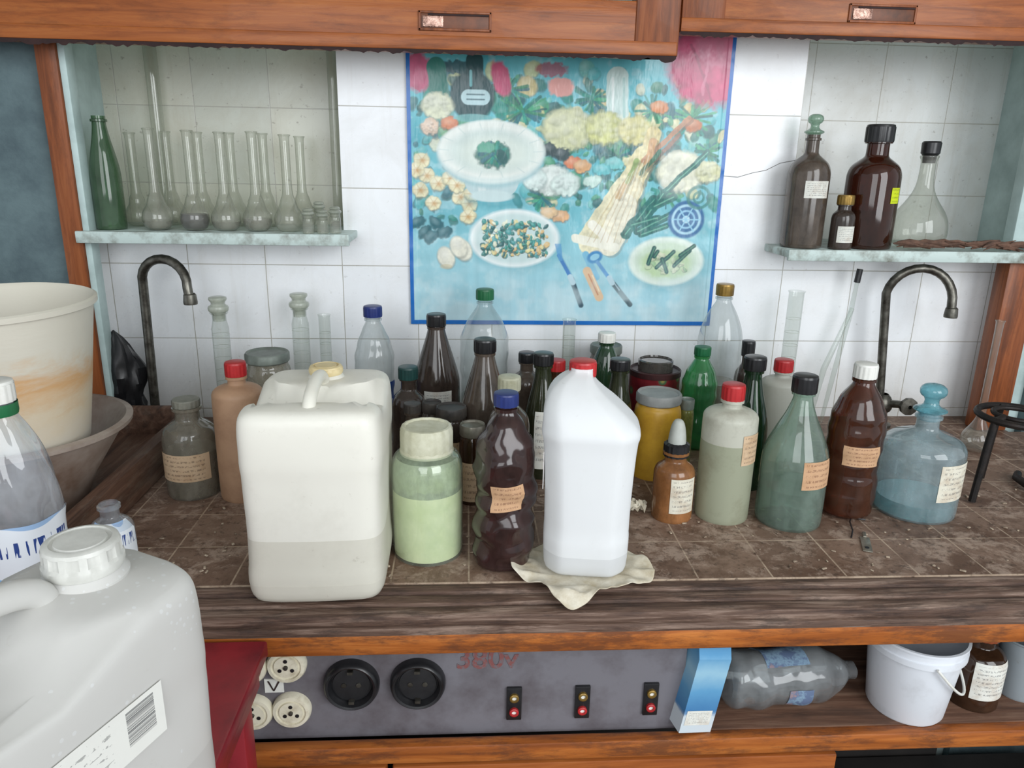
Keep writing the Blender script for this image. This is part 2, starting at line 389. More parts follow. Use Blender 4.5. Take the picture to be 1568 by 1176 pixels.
for x,z in [(-.228,.800),(-.226,.731),(-.275,.729),(-.278,.797)]:
    b=B('ceramic_outlet')
    disc_xz(b,x,z,[(.025,0),(.025,.006),(.023,.010),(.019,.0105),(.018,.008),(.0155,.008),(.015,.0105),(.0,.0105)],cream)
    for a in (0,120,240): 
        dx,dz=.009*math.cos(math.radians(a+90)),.009*math.sin(math.radians(a+90))
        disc_xz(b,x+dx,z+dz,[(.0026,.0105),(.0026,.0112),(.001,.0113)],black,12)
    disc_xz(b,x,z,[(.003,.0105),(.0028,.013),(.001,.0135)],steel,12)
    b.done()
for x,z in [(.063,.731),(.154,.731),(.246,.733)]:
    b=B('terminal_block')
    b.box(x,panel_y-.002,z,.020,.005,.050,black,.001)
    for dz,m in ((.011,goldp),(-.011,redp)):
        disc_xz(b,x,z+dz,[(.0062,.004),(.0062,.008),(.0045,.009),(.0035,.009),(.003,.006)],m,20)
        disc_xz(b,x,z+dz,[(.0033,.0065),(.0,.0066)],whitep,12)
    b.done()
b=B('voltage_tag'); b.box(-.247,panel_y-.0005,.766,.024,.002,.02,whitep)
b.quad((-.255,panel_y-.0025,.774),(-.2525,panel_y-.0025,.774),(-.2465,panel_y-.0025,.759),(-.2485,panel_y-.0025,.759),seal)
b.quad((-.2385,panel_y-.0025,.774),(-.241,panel_y-.0025,.774),(-.2485,panel_y-.0025,.759),(-.2465,panel_y-.0025,.759),seal); b.done()
cu=bpy.data.curves.new('voltage_lettering','FONT'); cu.body='380v'; cu.size=.042; cu.extrude=.0002; cu.offset=.0008
to=bpy.data.objects.new('tmp',cu); sc.collection.objects.link(to); bpy.context.view_layer.update()
me=bpy.data.meshes.new_from_object(to.evaluated_get(bpy.context.evaluated_depsgraph_get())); bpy.data.objects.remove(to)
me.name='voltage_lettering'; lo=bpy.data.objects.new('voltage_lettering',me); sc.collection.objects.link(lo)
me.materials.clear(); me.materials.append(plain('faded_red_paint',S(122,72,70),S(104,96,100),160,.6,lo=.46,hi=.60))
lo.rotation_euler=(pi/2,0,0); lo.location=(-.014,panel_y-.0008,.786)
# ---------------------------------------------------------------- generic vessels
def ridged(n,amp=.04):
    return lambda t,z,j: 1+amp*(1 if (j//2)%2 else 0)
def cap(b,r,z0,h,mat,seg=64,c=(0,0)):
    b.lathe([(r*.98,z0),(r*1.0,z0+h*.1),(r,z0+h*.85)],mat,seg,(c[0],c[1],0),ridged(seg))
    b.lathe([(r*1.02,z0+h*.85),(r*.98,z0+h*.97),(r*.88,z0+h),(0,z0+h)],mat,seg,(c[0],c[1],0),cap1=False)
ST={
'boston':[(.0,0,1),(.93,0),(1,.02),(1,.30),(1,.62),(.98,.68),(.80,.75),(.35,.80),(.05,.83),(0,.86),(0,1)],
'wine':[(.0,0,1),(.94,0),(1,.02),(1,.25),(1,.46),(.93,.55),(.55,.70),(.25,.80),(.08,.88),(0,.93),(0,1)],
'cone':[(.0,0,1),(.94,0),(1,.02),(1,.50),(.97,.56),(.70,.68),(.35,.82),(.08,.93),(0,1)],
'pet':[(.0,.015,1),(.55,0),(.88,.02),(1,.07),(1,.28),(.92,.33),(.90,.40),(.97,.47),(1,.52),(1,.66),(.9,.74),(.6,.83),(.25,.90),(0,.94),(0,1)],
'jar':[(.0,0,1),(.92,0),(1,.03),(1,.70),(.97,.78),(.70,.86),(.0,.90),(0,1)],
'square':[(.0,0,1),(.94,0),(1,.02),(1,.60),(1,.80),(.97,.855),(.6,.89),(.05,.905),(0,.92),(0,1)],
}
def prof(style,r,H,rn):
    p=[]
    for q in ST[style]:
        if len(q)==3: p.append((0,q[1]*H))
        else: p.append((rn+q[0]*(r-rn),q[1]*H))
    return [p[0]]+chaikin(p[1:],2)
def rat(P,z):
    for (r0,z0),(r1,z1) in zip(P[1:-1],P[2:]):
        if z0<=z<=z1: return r0+(r1-r0)*(z-z0)/max(1e-6,z1-z0)
    return P[-1][0]
def dens(P,dz=.006):
    out=[P[0]]
    for a,c in zip(P[:-1],P[1:]):
        n=max(1,int(abs(c[1]-a[1])/dz))
        for k in range(1,n+1): out.append((a[0]+(c[0]-a[0])*k/n,a[1]+(c[1]-a[1])*k/n))
    return out
def bottle(name,x,y,H,r,mat,style='boston',z0=.9,rn=None,capm=None,caph=.022,capr=None,lab_=None,liquid=None,rmod=None,rotz=0,rot=None,seg=44,stopper=None,ring=True):
    """lab_=(mat,zlo,zhi,centre_angle,width_deg[,tilt]) fractions of body height; liquid=(mat,frac)"""
    b=B(name); rn=rn or r*.33
    HB=H-(caph*.75 if capm else 0)-(stopper[1] if stopper else 0)
    P=prof(style,r,HB,rn)
    if rmod: P=dens(P,.005)
    b.lathe(P,mat,seg,rmod=rmod)
    if ring: b.lathe([(rn,HB*.965-.004),(rn*1.22,HB*.965-.003),(rn*1.22,HB*.965+.001),(rn,HB*.965+.002)],mat,seg)
    if liquid:
        zl=liquid[1]*HB; L=[(0,.002)]+[(max(.001,q*.95),max(z,.003)) for q,z in P[1:] if z<zl]+[(rat(P,zl)*.95,zl),(0,zl)]
        b.lathe(L,liquid[0],seg,rmod=rmod)
    if capm: cap(b,(capr or rn*1.25),H-caph,caph,capm)
    if stopper:
        sm_,sh=stopper
        b.lathe(chaikin([(rn*.85,HB-.012),(rn*.9,HB),(rn*1.5,HB+.003),(rn*1.5,HB+.006),(rn*.7,HB+.010),(rn*.6,HB+sh*.5),(rn*1.15,HB+sh*.62),(rn*1.2,HB+sh*.85),(rn*.7,HB+sh),(0,HB+sh)],1),sm_,28)
    if lab_:
        for L in (lab_ if isinstance(lab_,list) else [lab_]):
            m,a,c,ang,w=L[:5]
            b.label(r,ang-w/2,ang+w/2,a*HB,c*HB,m,rf=(lambda z,t: rat(P,z)*(rmod(t,z,0) if rmod else 1)),tilt=(L[5] if len(L)>5 else 0))
    return b.done((x,y,z0),rotz,rot=rot)
def crinkle(amp=.05,f=28,rib=0,ribf=0,seed=0):
    def g(t,z,j):
        v=Vector((math.cos(t)*1.3,math.sin(t)*1.3,z*f)); 
        return 1+amp*mn.noise(v+Vector((seed,0,0)))+rib*math.sin(z*ribf)
    return g
brown=glass('amber_glass',(120,62,36),.16,(128,90,64),edge=1.3,rough=.08)
dbrown=glass('dark_amber_glass',(66,44,40),.25,(120,104,94),edge=1.1,rough=.1)
dusty=glass('dusty_brown_glass',(80,62,56),.40,(122,108,96),edge=1.1,rough=.12)
brpet=glass('brown_pet',(110,68,64),.20,(108,76,72),edge=1.2,rough=.12,scale=60)
brpet2=glass('amber_pet',(140,78,52),.18,(132,82,58),edge=1.3,rough=.1)
dgreen=glass('dark_green_glass',(82,100,58),.16,(100,106,76),edge=1.5)
green=glass('green_glass',(70,142,88),.14,(90,134,98),edge=1.5)
green2=glass('pale_green_glass',(206,222,210),.24,(164,186,174),edge=1.9)
gpet=glass('green_pet',(110,202,142),.18,(104,186,128),edge=1.4,rough=.1)
blueg=glass('blue_tinted_glass',(224,237,240),.26,(188,208,214),edge=1.7)
greyg=glass('cloudy_glass',(200,198,186),.36,(164,158,144),edge=1.8)
# --- front row
powder=plain('pale_green_powder',S(222,226,190),S(206,214,172),26,.9,bump=.6)
jarg=glass('greenish_jar_glass',(246,250,244),.16,(200,216,200),edge=2.2)
b=B('powder_jar'); P=prof('jar',.048,.166,.034); b.lathe(P,jarg,48)
PL=dens([(0,.003)]+[(max(.001,q*.965),max(z,.004)) for q,z in P[1:] if z<.100],.004)
pm_=lambda t,z,j:1-.03*max(0,mn.noise((math.cos(t)*4,math.sin(t)*4,z*60)))
b.lathe(PL,powder,72,rmod=pm_)
rs=[]
for k,q in enumerate([1,.8,.6,.4,.2,.02]):
    rs.append([(.0460*q*math.cos(2*pi*j/48),.0460*q*math.sin(2*pi*j/48),.100+.014*mn.noise((math.cos(2*pi*j/48)*q*3,math.sin(2*pi*j/48)*q*3,0))+.004) for j in range(48)])
b.rings(rs,powder,False,True)
film=glass('powder_film',(234,240,224),.50,(208,220,190),scale=34,edge=1.1)
b.lathe([(.0462,.096),(.0462,.112),(.0458,.124),(.0440,.134),(.0405,.141)],film,60,rmod=lambda t,z,j:1-.004*mn.noise((t*2,z*40,1)))
whitecap=plain('aged_white_cap',S(208,208,188),S(176,174,146),25,.5)
b.lathe([(.034,.150),(.0345,.152),(.0345,.177),(.032,.183),(.029,.1835),(.027,.181),(0,.181)],whitecap,64,rmod=ridged(64,.02))
b.lathe([(.0355,.146),(.036,.15),(.0345,.153)],whitecap,64)
b.done((-.053,.938,.9))
bottle('brown_soda_bottle',.050,.905,.239,.0405,brpet,'pet',rn=.013,capm=bluep,caph=.017,capr=.0155,
    lab_=(lab3,.40,.56,272,62,.002),rmod=crinkle(.18,42,.022,290),seg=72)
ob=bottle('dropper_bottle',.314,1.035,.110,.031,glass('amber_plastic_bottle',(150,98,56),.64,(168,114,70),edge=1.1,rough=.15),'boston',rn=.016,
    lab_=[(lab2,.16,.66,285,75)])
b=B('dropper_cap')
b.lathe([(.0185,0),(.0185,.018),(.014,.021)],black,64,rmod=ridged(64,.05)); b.lathe(chaikin([(.0135,.018),(.013,.030),(.010,.048),(.006,.056),(0,.057)],2),plain('dropper_rubber',S(180,184,178),S(155,158,150),20,.6),30)
o=b.done((0,0,.1)); o.parent=ob
def sloshplastic(name,col,lcol,level,trans=.45):
    t=NT(name); v=t.coord(); sx=t.n('ShaderNodeSeparateXYZ'); t.l(v,sx.inputs[0])
    c=t.mix(t.math('LESS_THAN',sx.outputs['Z'],level),S(*col),S(*lcol))
    n=t.noise(v,20,5,.7); c=t.mix(t.math('MULTIPLY',t.ramp(n,[(.48,(0,0,0,1)),(.75,(1,1,1,1))]),.45),c,S(126,116,92))
    p=t.prin(c,.4); tl=t.n('ShaderNodeBsdfTranslucent'); t.l(c,tl.inputs[0])
    m=t.n('ShaderNodeMixShader'); m.inputs[0].default_value=trans; t.l(p,m.inputs[1]); t.l(tl.outputs[0],m.inputs[2])
    return t.fin(m.outputs[0])
bottle('reagent_bottle',.393,1.038,.211,.0405,sloshplastic('milky_plastic',(216,216,202),(178,182,158),.125,.35),'square',rn=.014,capm=redp,caph=.024,capr=.0165,
    lab_=[(lab,.50,.74,300,50),],rotz=.1)
bottle('green_glass_bottle',.491,1.020,.230,.0485,green2,'wine',rn=.0135,capm=black,caph=.026,capr=.0175,liquid=(liq_clear,.28),lab_=[(lab3,.33,.53,292,62)])
bottle('amber_soda_bottle',.593,1.045,.241,.0405,brpet2,'pet',rn=.014,capm=whitep,caph=.022,capr=.0165,lab_=[(lab3,.40,.54,262,80)],rmod=crinkle(.03,30,.018,240),seg=56)
bottle('dark_vial',.656,1.112,.092,.0115,dbrown,'boston',capm=black,caph=.016,lab_=[(lab2,.2,.6,250,120)])
bottle('blue_reagent_bottle',.708,1.051,.207,.0605,blueg,'boston',rn=.016,liquid=(liq_blue,.16),lab_=[(lab2,.24,.60,296,62)],stopper=(glass('blue_glass_stopper',(172,214,222),.28,(140,200,210)),.045))
# --- mid row
bottle('cloudy_reagent_bottle',-.436,1.138,.156,.041,greyg,'boston',rn=.018,capm=plain('grey_stopper',S(140,140,128),S(100,100,92),20,.5),caph=.012,capr=.020,
    lab_=[(lab,.22,.52,268,120)],liquid=(glass('yellowish_liquid',(196,188,148),.15,(150,140,100),edge=1.1),.5))
bottle('tan_plastic_bottle',-.352,1.126,.219,.0385,plain('tan_plastic',S(182,146,116),S(154,118,92),16,.55,lo=.4,hi=.7),'square',rn=.013,capm=redp,caph=.022,capr=.0155)
def lidjar(name,x,y,H,r,gm,lm,fill=None,lab_=None,z0=.9):
    b=B(name); P=prof('jar',r,H-.006,r*.86); b.lathe(P,gm,40)
    if fill: b.lathe([(0,.003),(r*.92,.004),(r*.95,H*.1),(r*.95,H*fill[1]),(0,H*fill[1])],fill[0],40)
    b.lathe([(r*.9,H-.018),(r*.95,H-.016),(r*.95,H-.003),(r*.90,H),(r*.85,H-.001),(r*.80,H-.003),(0,H-.003)],lm,48,rmod=ridged(48,.012))
    if lab_: b.label(r,lab_[3]-lab_[4]/2,lab_[3]+lab_[4]/2,lab_[1]*H,lab_[2]*H,lab_[0])
    return b.done((x,y,z0))
greylid=plain('grey_tin_lid',S(128,138,130),S(94,98,92),18,.45,.2)
tinlid=plain('tin_lid',S(165,162,150),S(112,106,95),25,.4,.6)
blid=plain('dusty_black_lid',S(46,44,44),S(84,78,72),20,.5)
lidjar('lidded_jar',-.362,1.345,.179,.041,greyg,greylid)
lidjar('lidded_jar',-.059,1.215,.126,.0175,dusty,blid)
lidjar('lidded_jar',-.025,1.163,.135,.0265,dbrown,blid,lab_=(lab,.2,.6,270,90))
lidjar('amber_jar',.009,1.095,.129,.021,brown,tinlid,lab_=(lab,.05,.55,270,100))
lidjar('yellow_jar',.326,1.2,.148,.040,plain('yellow_jar_wall',S(208,162,52),S(178,132,42),20,.35),plain('grey_lid',S(150,152,150),S(120,122,120),20,.45))
lidjar('small_lidded_jar',.380,1.215,.131,.0135,glass('olive_vial',(150,150,80),.4,(160,160,90)),greylid)
lidjar('dark_tin',.275,1.43,.175,.033,dusty,greylid)
t=NT('patterned_tin'); v=t.coord(); vo=t.n('ShaderNodeTexVoronoi'); vo.inputs['Scale'].default_value=38; t.l(v,vo.inputs['Vector'])
c=t.ramp(vo.outputs['Distance'],[(.0,S(210,180,90)),(.25,S(60,110,80)),(.4,S(130,36,44)),(.8,S(96,26,34))]); pt=t.fin(t.prin(c,.35,.1))
b=B('patterned_tin'); b.lathe([(0,0),(.048,0),(.049,.002),(.049,.125)],pt,48); b.lathe([(.0505,.122),(.0505,.132),(.048,.134),(.046,.130),(0,.130)],plain('red_tin_rim',S(70,34,36),S(40,26,28),20,.4),48)
b.lathe([(.034,.131),(.034,.150),(.031,.152),(.030,.149),(0,.149)],glass('tin_jar',(120,120,115),.4,(110,105,100)),40); b.done((.370,1.405,.9))
stopg=glass('frosted_stopper',(215,218,208),.35,(205,210,200),rough=.3)
def cylinder(name,x,y,H,r,stop=True,z0=.9,base=True):
    b=B(name)
    p=[(0,.002)]
    if base: p+=[(r*1.9,0),(r*1.9,.006),(r*1.0,.012)]
    else: p+=[(r*.6,0),(r,.01)]
    hh=H-(.03 if stop else 0)
    p+=[(r,hh*.5),(r,hh*.88),(r*(.8 if stop else 1),hh*.94),(r*(.8 if stop else 1),hh-.004),(r*(1.05 if stop else 1.15),hh),(r*.75,hh)]
    b.lathe(p,clear,36)
    for k in range(8): b.lathe([(r*1.005,.04+k*hh*.095),(r*1.01,.0404+k*hh*.095),(r*1.005,.0408+k*hh*.095)],stopg,30)
    if stop:
        b.lathe(chaikin([(r*.7,hh-.015),(r*.75,hh),(r*1.15,hh+.003),(r*1.2,hh+.012),(r*.8,hh+.015),(r*.8,hh+.02),(r*1.05,hh+.024),(r*1.0,H),(0,H)],1),stopg,28)
    return b.done((x,y,z0))
cylinder('measuring_cylinder',-.454,1.385,.272,.0155); cylinder('measuring_cylinder',-.318,1.43,.272,.016); cylinder('measuring_cylinder',-.275,1.445,.228,.011,False,base=False)
cylinder('measuring_cylinder',.2,1.43,.225,.0125,False); cylinder('measuring_cylinder',.647,1.43,.284,.0145,False)
bottle('clear_soda_bottle',-.171,1.36,.262,.036,petc,'pet',rn=.013,capm=bluep,caph=.02,capr=.0165,lab_=[(plain('blue_film_label',S(30,62,140),S(60,90,150),30,.4),.36,.50,270,170)],rmod=crinkle(.06,24,.02,230),seg=60)
bottle('dark_amber_bottle',-.056,1.36,.248,.043,dbrown,'cone',rn=.014,capm=black,caph=.022,lab_=[(lab_w,.28,.48,275,70)])
bottle('clear_soda_bottle',.034,1.40,.288,.047,petc,'pet',rn=.013,capm=greenp,caph=.02,capr=.0165,rmod=crinkle(.05,20,.014,200,seed=3),liquid=(liq_clear,.3),seg=60)
bottle('small_brown_bottle',-.103,1.28,.170,.030,dbrown,'boston',rn=.013,capm=tealp,caph=.022,capr=.017)
bottle('small_brown_bottle',-.088,1.165,.140,.022,dusty,'boston',rn=.011,capm=blid,caph=.015)
bottle('dusty_brown_bottle',.030,1.205,.238,.0395,dusty,'cone',rn=.0145,capm=black,caph=.022)
bottle('dusty_brown_bottle',.066,1.115,.200,.033,dusty,'boston',rn=.014,capm=whitecap,caph=.022,capr=.0175)
bottle('dark_green_bottle',.127,1.2,.216,.029,dgreen,'wine',rn=.013,capm=black,caph=.02,capr=.0165,lab_=[(lab_w,.1,.6,270,60)])
bottle('green_plastic_bottle',.262,1.36,.215,.029,green,'pet',rn=.012,capm=whitep,caph=.018,capr=.016)
bottle('dark_green_bottle',.256,1.2,.206,.0275,dgreen,'wine',rn=.013,capm=black,caph=.018,capr=.0165)
bottle('green_plastic_bottle',.437,1.33,.196,.033,gpet,'pet',rn=.012,capm=greenp,caph=.016,capr=.015,rmod=crinkle(.01,20,.025,260))
bottle('clear_soda_bottle',.494,1.405,.301,.043,petc,'pet',rn=.0135,capm=goldp,caph=.022,capr=.0165,liquid=(glass('murky_liquid',(180,174,152),.3,(160,150,125)),.38))
bottle('green_wine_bottle',.466,1.15,.224,.032,glass('bottle_green_glass',(50,108,60),.14,(60,104,68),edge=1.3),'wine',rn=.013,capm=black,caph=.022,capr=.0175,lab_=[(lab,.1,.4,240,50)])
bottle('white_plastic_bottle',.572,1.28,.185,.036,hdpe('grey_white_hdpe',(200,200,190)),'square',rn=.013,capm=redp,caph=.022,capr=.0165)
bottle('black_cap_bottle',.562,1.43,.184,.022,dbrown,'boston',rn=.01,capm=black,caph=.03,capr=.013)
bottle('dusty_brown_bottle',.165,1.33,.17,.034,brown,'boston',rn=.013,capm=redp,caph=.02)
bottle('dusty_brown_bottle',.118,1.425,.16,.034,dusty,'boston',rn=.013,capm=black,caph=.02)
# --- jerrycans
def sup(t,hx,hy,n):
    c,s_=math.cos(t),math.sin(t)
    return (hx*math.copysign(abs(c)**(2/n),c),hy*math.copysign(abs(s_)**(2/n),s_))
def jerry(name,hx,hy,H,mat,capmat,loc,rotz,capy,capr,valley=(-.25,.3),slope=0,caph=.03,labels=None,hr=.008,vd=.030,topk=1.0,sq=7.5):
    b=B(name); seg=112; rs=[]
    secs=[(0,.80),(.0,.92),(.012,.985),(.03,1),(.10*H,1),(.16*H,1),(.2*H,.985),(.3*H,.98),(.5*H,.98),(.66*H,.98),(.72*H,1),(.78*H,1),(.85*H,1),(.925*H,.99),(.965*H,.965),(.99*H,.90),(1.0*H,.80)]
    secs=[(z,(1-(1-k)*topk) if z>.9*H else k) for z,k in secs]
    secs=chaikin(secs,1)
    inner=[.66,.52,.38,.25,.12,.02]
    def disp(x,y,z):
        yn=y/hy
        if z>H*.55:
            w=min(1,(z-H*.55)/(H*.45)); w=w*w*w
            a,c_=valley; m=(a+c_)/2; wd=(c_-a)/2
            z-= vd*math.exp(-((yn-m)/wd)**4)*w
            z-= slope*w*(abs(x/hx)**2)*.02
            z-= .006*w*(yn+1)/2
        return z
    for z,k in secs:
        ring=[]
        for j in range(seg):
            x,y=sup(2*pi*j/seg,hx*(1-(1-k)),hy*(1-(1-k)*hx/hy),sq)
            zz=disp(x,y,z)
            e=1+.012*mn.noise((x*25,y*25,z*18))
            sm_=1+.007*math.exp(-(x/.0022)**2) if abs(y)>hy*.8 else 1
            ring.append((x*e,y*e*sm_,zz))
        rs.append(ring)
    for k in inner:
        ring=[]
        for j in range(seg):
            x,y=sup(2*pi*j/seg,hx*k,hy*k,5)
            ring.append((x,y,disp(x,y,H*1.004)))
        rs.append(ring)
    b.rings(rs,mat,True,True)
    y0,y1=hy*(valley[0]-.32),hy*(valley[1]+.25)
    path=[(0,y0,H-.012),(0,y0+.012,H+.006),(0,y0*.6+y1*.4,H+.014),(0,y0*.3+y1*.7,H+.014),(0,y1-.01,H+.006),(0,y1,H-.014)]
    b.tube(chaikin(path,2),hr,mat,16)
    zc=H-.008
    b.lathe([(capr*1.12,zc-.004),(capr*1.15,zc+.004),(capr*1.02,zc+.008),(capr*.95,zc+.010)],mat,48,(0,capy,0))
    b.lathe([(capr*1.0,zc+.009),(capr*1.06,zc+.012),(capr*1.06,zc+.016),(capr*.97,zc+.018),(capr*.955,zc+caph*.9)],capmat,96,(0,capy,0),rmod=lambda t,z,j:1+(.045 if (j//4)%2 else 0)*(z>zc+.017))
    b.lathe([(capr*1.0,zc+caph*.88),(capr*.97,zc+caph*.97),(capr*.9,zc+caph),(capr*.80,zc+caph+.0003),(capr*.79,zc+caph-.0012),(capr*.7,zc+caph-.0012),(capr*.66,zc+caph+.0002),(0,zc+caph+.0006)],capmat,96,(0,capy,0))
    if labels:
        for (P4,m) in labels: b.quad(*P4,m)
    return b.done(loc,rotz)
can_m=hdpe('jerrycan_plastic',(248,246,236),.085,.84,.22,liq=(1,.99,.955),dirt=.14,see=.03)
jerry('plastic_jerrycan',.084,.114,.243,can_m,yellowp,(-.185,.919,.9),0.03,.055,.021,(-.45,.05),caph=.02,vd=.034)
can_f=hdpe('foreground_jerrycan_plastic',(214,213,209),.12,.92,.2,dirt=.05,bump=.06,drops=.06)
ca=math.radians(-23)
hx,hy,H=.066,.125,.273
e_=hx+.0017
labq=((e_,-.085,.168),(e_,.068,.168),(e_,.068,.208),(e_,-.085,.208))
far=Vector((-.247,.522)); d=Vector((.39,.92)); cen=far-d*hy
b_lab=labelmat('shipping_label',(222,222,216),(60,60,66),rows=6,stain=(200,200,195),cut=.55,barcode=True,bright=.2)
jerry('plastic_jerrycan',hx,hy,H,can_f,plain('white_screw_cap',S(214,214,208),S(192,192,186),30,.4),(cen.x,cen.y,.87),ca,hy-.046,.0245,(-.6,.15),slope=.5,caph=.030,labels=[(labq,b_lab)],hr=.010,topk=.6,sq=9)
b=B('red_side_table')
redpaint=plain('red_paint',S(146,34,44),S(106,24,34),14,.4,bump=.2,lo=.4,hi=.7)
b.box(-.535,.48,.860,.60,.60,.020,redpaint,.003); b.box(-.535,.48,.832,.58,.58,.036,redpaint,.002)
for lx in (-.80,-.27):
    for ly in (.22,.74): b.box(lx,ly,.407,.035,.035,.814,redpaint,.003)
b.done()
# --- white jug
b=B('white_plastic_jug')
jm=hdpe('jug_plastic',(244,246,247),.030,.86,.25,rough=.4,dirt=.07,see=.05)
def oct_(hx,hy,ch,z,ox=0,oy=0):
    P=[(hx,-hy+ch),(hx,hy-ch),(hx-ch,hy),(-hx+ch,hy),(-hx,hy-ch),(-hx,-hy+ch),(-hx+ch,-hy),(hx-ch,-hy)]
    for w in (.13,.25,.25):
        Q=[]
        for i in range(len(P)):
            a,c=P[i],P[(i+1)%len(P)]
            Q.append((a[0]*(1-w)+c[0]*w,a[1]*(1-w)+c[1]*w)); Q.append((a[0]*w+c[0]*(1-w),a[1]*w+c[1]*(1-w)))
        P=Q
    return [(p_[0]+ox,p_[1]+oy,z) for p_ in P]
JS=[(.047,.045,.014,0,0,0),(.052,.050,.018,.004,0,0),(.055,.054,.022,.012,0,0),(.056,.054,.022,.05,0,0),(.055,.053,.023,.055,0,0),(.056,.054,.022,.12,0,0),(.059,.055,.022,.178,0,0),(.062,.057,.022,.188,0,0),(.061,.056,.022,.197,0,0),
   (.048,.049,.018,.221,-.012,.003),(.032,.037,.013,.239,-.021,.009),(.020,.025,.008,.251,-.020,.016),(.014,.014,.006,.257,-.014,.020),(.014,.014,.006,.262,-.014,.020)]
JS=[JS[0]]+chaikin(JS[1:],1)
R=[oct_(a,c_,ch,z,ox,oy) for a,c_,ch,z,ox,oy in JS]
b.rings(R,jm,True,True)
cap(b,.017,.250,.020,redp,c=(-.013,.024))
sm1=plain('smudge',S(210,206,204),S(160,150,148),160,.6,lo=.5,hi=.62)
b.box(-.0575,-.02,.14,.001,.03,.05,sm1)
b.done((.158,.895,.907),math.radians(-8),sharp=50)
# --- rag under jug
b=B('cloth_rag'); rag=plain('rag_cloth',S(222,216,200),S(184,172,146),30,.9,bump=.5)
N=120;M=22; rs=[]
pts={0:.084,35:.064,70:.06,110:.06,150:.070,180:.092,203:.104,228:.088,248:.116,258:.120,278:.092,300:.082,325:.104,342:.098}
ks=sorted(pts)
def rb(a):
    a%=360
    for i,k in enumerate(ks):
        k2=ks[(i+1)%len(ks)]+(360 if i==len(ks)-1 else 0)
        if k<=a<=k2:
            w=(a-k)/(k2-k)
            return pts[k]*(1-w)+pts[ks[(i+1)%len(ks)]]*w
    return .07
for m in range(1,M+1):
    ring=[]
    for j in range(N):
        a=2*pi*j/N; q=m/M; R_=rb(math.degrees(a))*q
        x=R_*math.cos(a); y=R_*math.sin(a)*.95
        e=max(0,(R_-.054)/.045)
        fold=1-2*abs(mn.noise((x*26,y*26,3)))
        z=.003+min(1.2,e)*(.012*fold*fold+.007*mn.noise((x*60,y*60,8)))
        if y+.897<.80: z-=(.80-(y+.897))*.9
        z=max(.0012 if y+.897>.79 else -.03,z)
        ring.append((x,y,z))
    rs.append(ring)
b.rings(rs,rag,True,False); ob=b.done((.154,.897,.9015))
md=ob.modifiers.new('sol','SOLIDIFY'); md.thickness=.0015; md.offset=1; md=ob.modifiers.new('sub','SUBSURF'); md.levels=1; md.render_levels=1
# --- taps
def tap(name,base,top,ax,rad,tip,valve):
    b=B(name); bx,by=base
    path=[(bx,by,.9)]+[(bx+(top[0]-bx)*k/4,by,.9+(top[1]-.9)*k/4) for k in range(1,5)]
    for k in range(1,13):
        a=pi-pi*k/12; path.append((top[0]+ax*(rad+rad*math.cos(a)),by-.004*k,top[1]+rad*math.sin(a)))
    path.append((path[-1][0]+ax*.003,path[-1][1],tip))
    b.tube(path,.0085,steel,16); e=path[-1]
    b.lathe([(.012,0),(.0125,.004),(.011,.018),(.009,.02)],steel,20,(e[0],e[1],e[2]-.004))
    b.lathe([(.024,0),(.024,.006),(.015,.010),(.014,.03),(.011,.034)],steel,28,(bx,by,.9))
    if valve:
        b.lathe(chaikin([(.012,.03),(.020,.036),(.022,.05),(.018,.062),(.011,.07)],1),steel,24,(bx,by,.9))
        b.tube([(bx,by,.95),(bx+.02,by-.025,.955),(bx+.03,by-.04,.957)],.008,steel,12)
        b.lathe([(.004,0),(.018,.002),(.018,.010),(.004,.012)],steel,10,X=Matrix.Translation((bx+.03,by-.04,.957))@Matrix.Rotation(pi/2,4,'X'))
    b.done()
tap('gooseneck_tap',(-.612,1.44),(-.606,1.186),1,.049,1.16,False)
tap('gooseneck_tap',(.862,1.44),(.834,1.180),1,.053,1.145,True)
# --- left: tray, basin, bucket, bag
b=B('wooden_tray')
b.box(-.520,1.14,.931,.022,.50,.060,wood_k,.003); b.box(-.735,.895,.931,.43,.02,.060,wood_k,.003); b.box(-.735,1.385,.931,.43,.02,.06,wood_k,.003)
b.box(-.945,1.14,.931,.02,.50,.06,wood_k,.003); b.box(-.735,1.14,.905,.42,.48,.008,wood_k); b.done()
b=B('enamel_basin'); bas=plain('stained_basin',S(160,148,138),S(112,90,76),9,.5,bump=.3)
b.lathe([(0,0),(.07,0),(.085,.01),(.10,.05),(.146,.125),(.156,.128),(.157,.134),(.148,.136),(.138,.126),(.09,.05),(.075,.014),(0,.012)],bas,64,rmod=lambda t,z,j:1+.02*math.sin(2*t+1)); b.done((-.655,1.055,.9095))
t=NT('stained_bucket'); v=t.coord(); sx=t.n('ShaderNodeSeparateXYZ'); t.l(v,sx.inputs[0])
n=t.noise(t.coord((1,1,2.5)),8,6,.7,.4)
zz=t.math('ADD',t.math('MULTIPLY',sx.outputs['Z'],4.5),t.math('MULTIPLY',n,.6))
c=t.ramp(zz,[(.25,S(206,202,192)),(.60,S(206,192,166)),(.80,S(198,158,112)),(.95,S(202,196,180)),(1.0,S(204,200,186))]); bk=t.fin(t.prin(c,.5,0,t.bump(n,.3,.003)))
b=B('plastic_bucket'); 
wob=lambda t_,z,j:1+.02*math.sin(2*t_)+.012*math.sin(3*t_+1)*(z>.1)
b.lathe([(0,.0),(.080,0),(.084,.008),(.099,.10),(.113,.20),(.118,.201),(.1185,.208),(.115,.210),(.110,.204),(.097,.10),(.079,.01),(0,.008)],bk,72,rmod=wob); b.done((-.620,1.02,1.0225),rot=(math.radians(2.5),0,0))
b=B('black_plastic_bag'); bagm=plain('bag_film',S(20,20,22),S(34,34,36),20,.3)
rs=[]
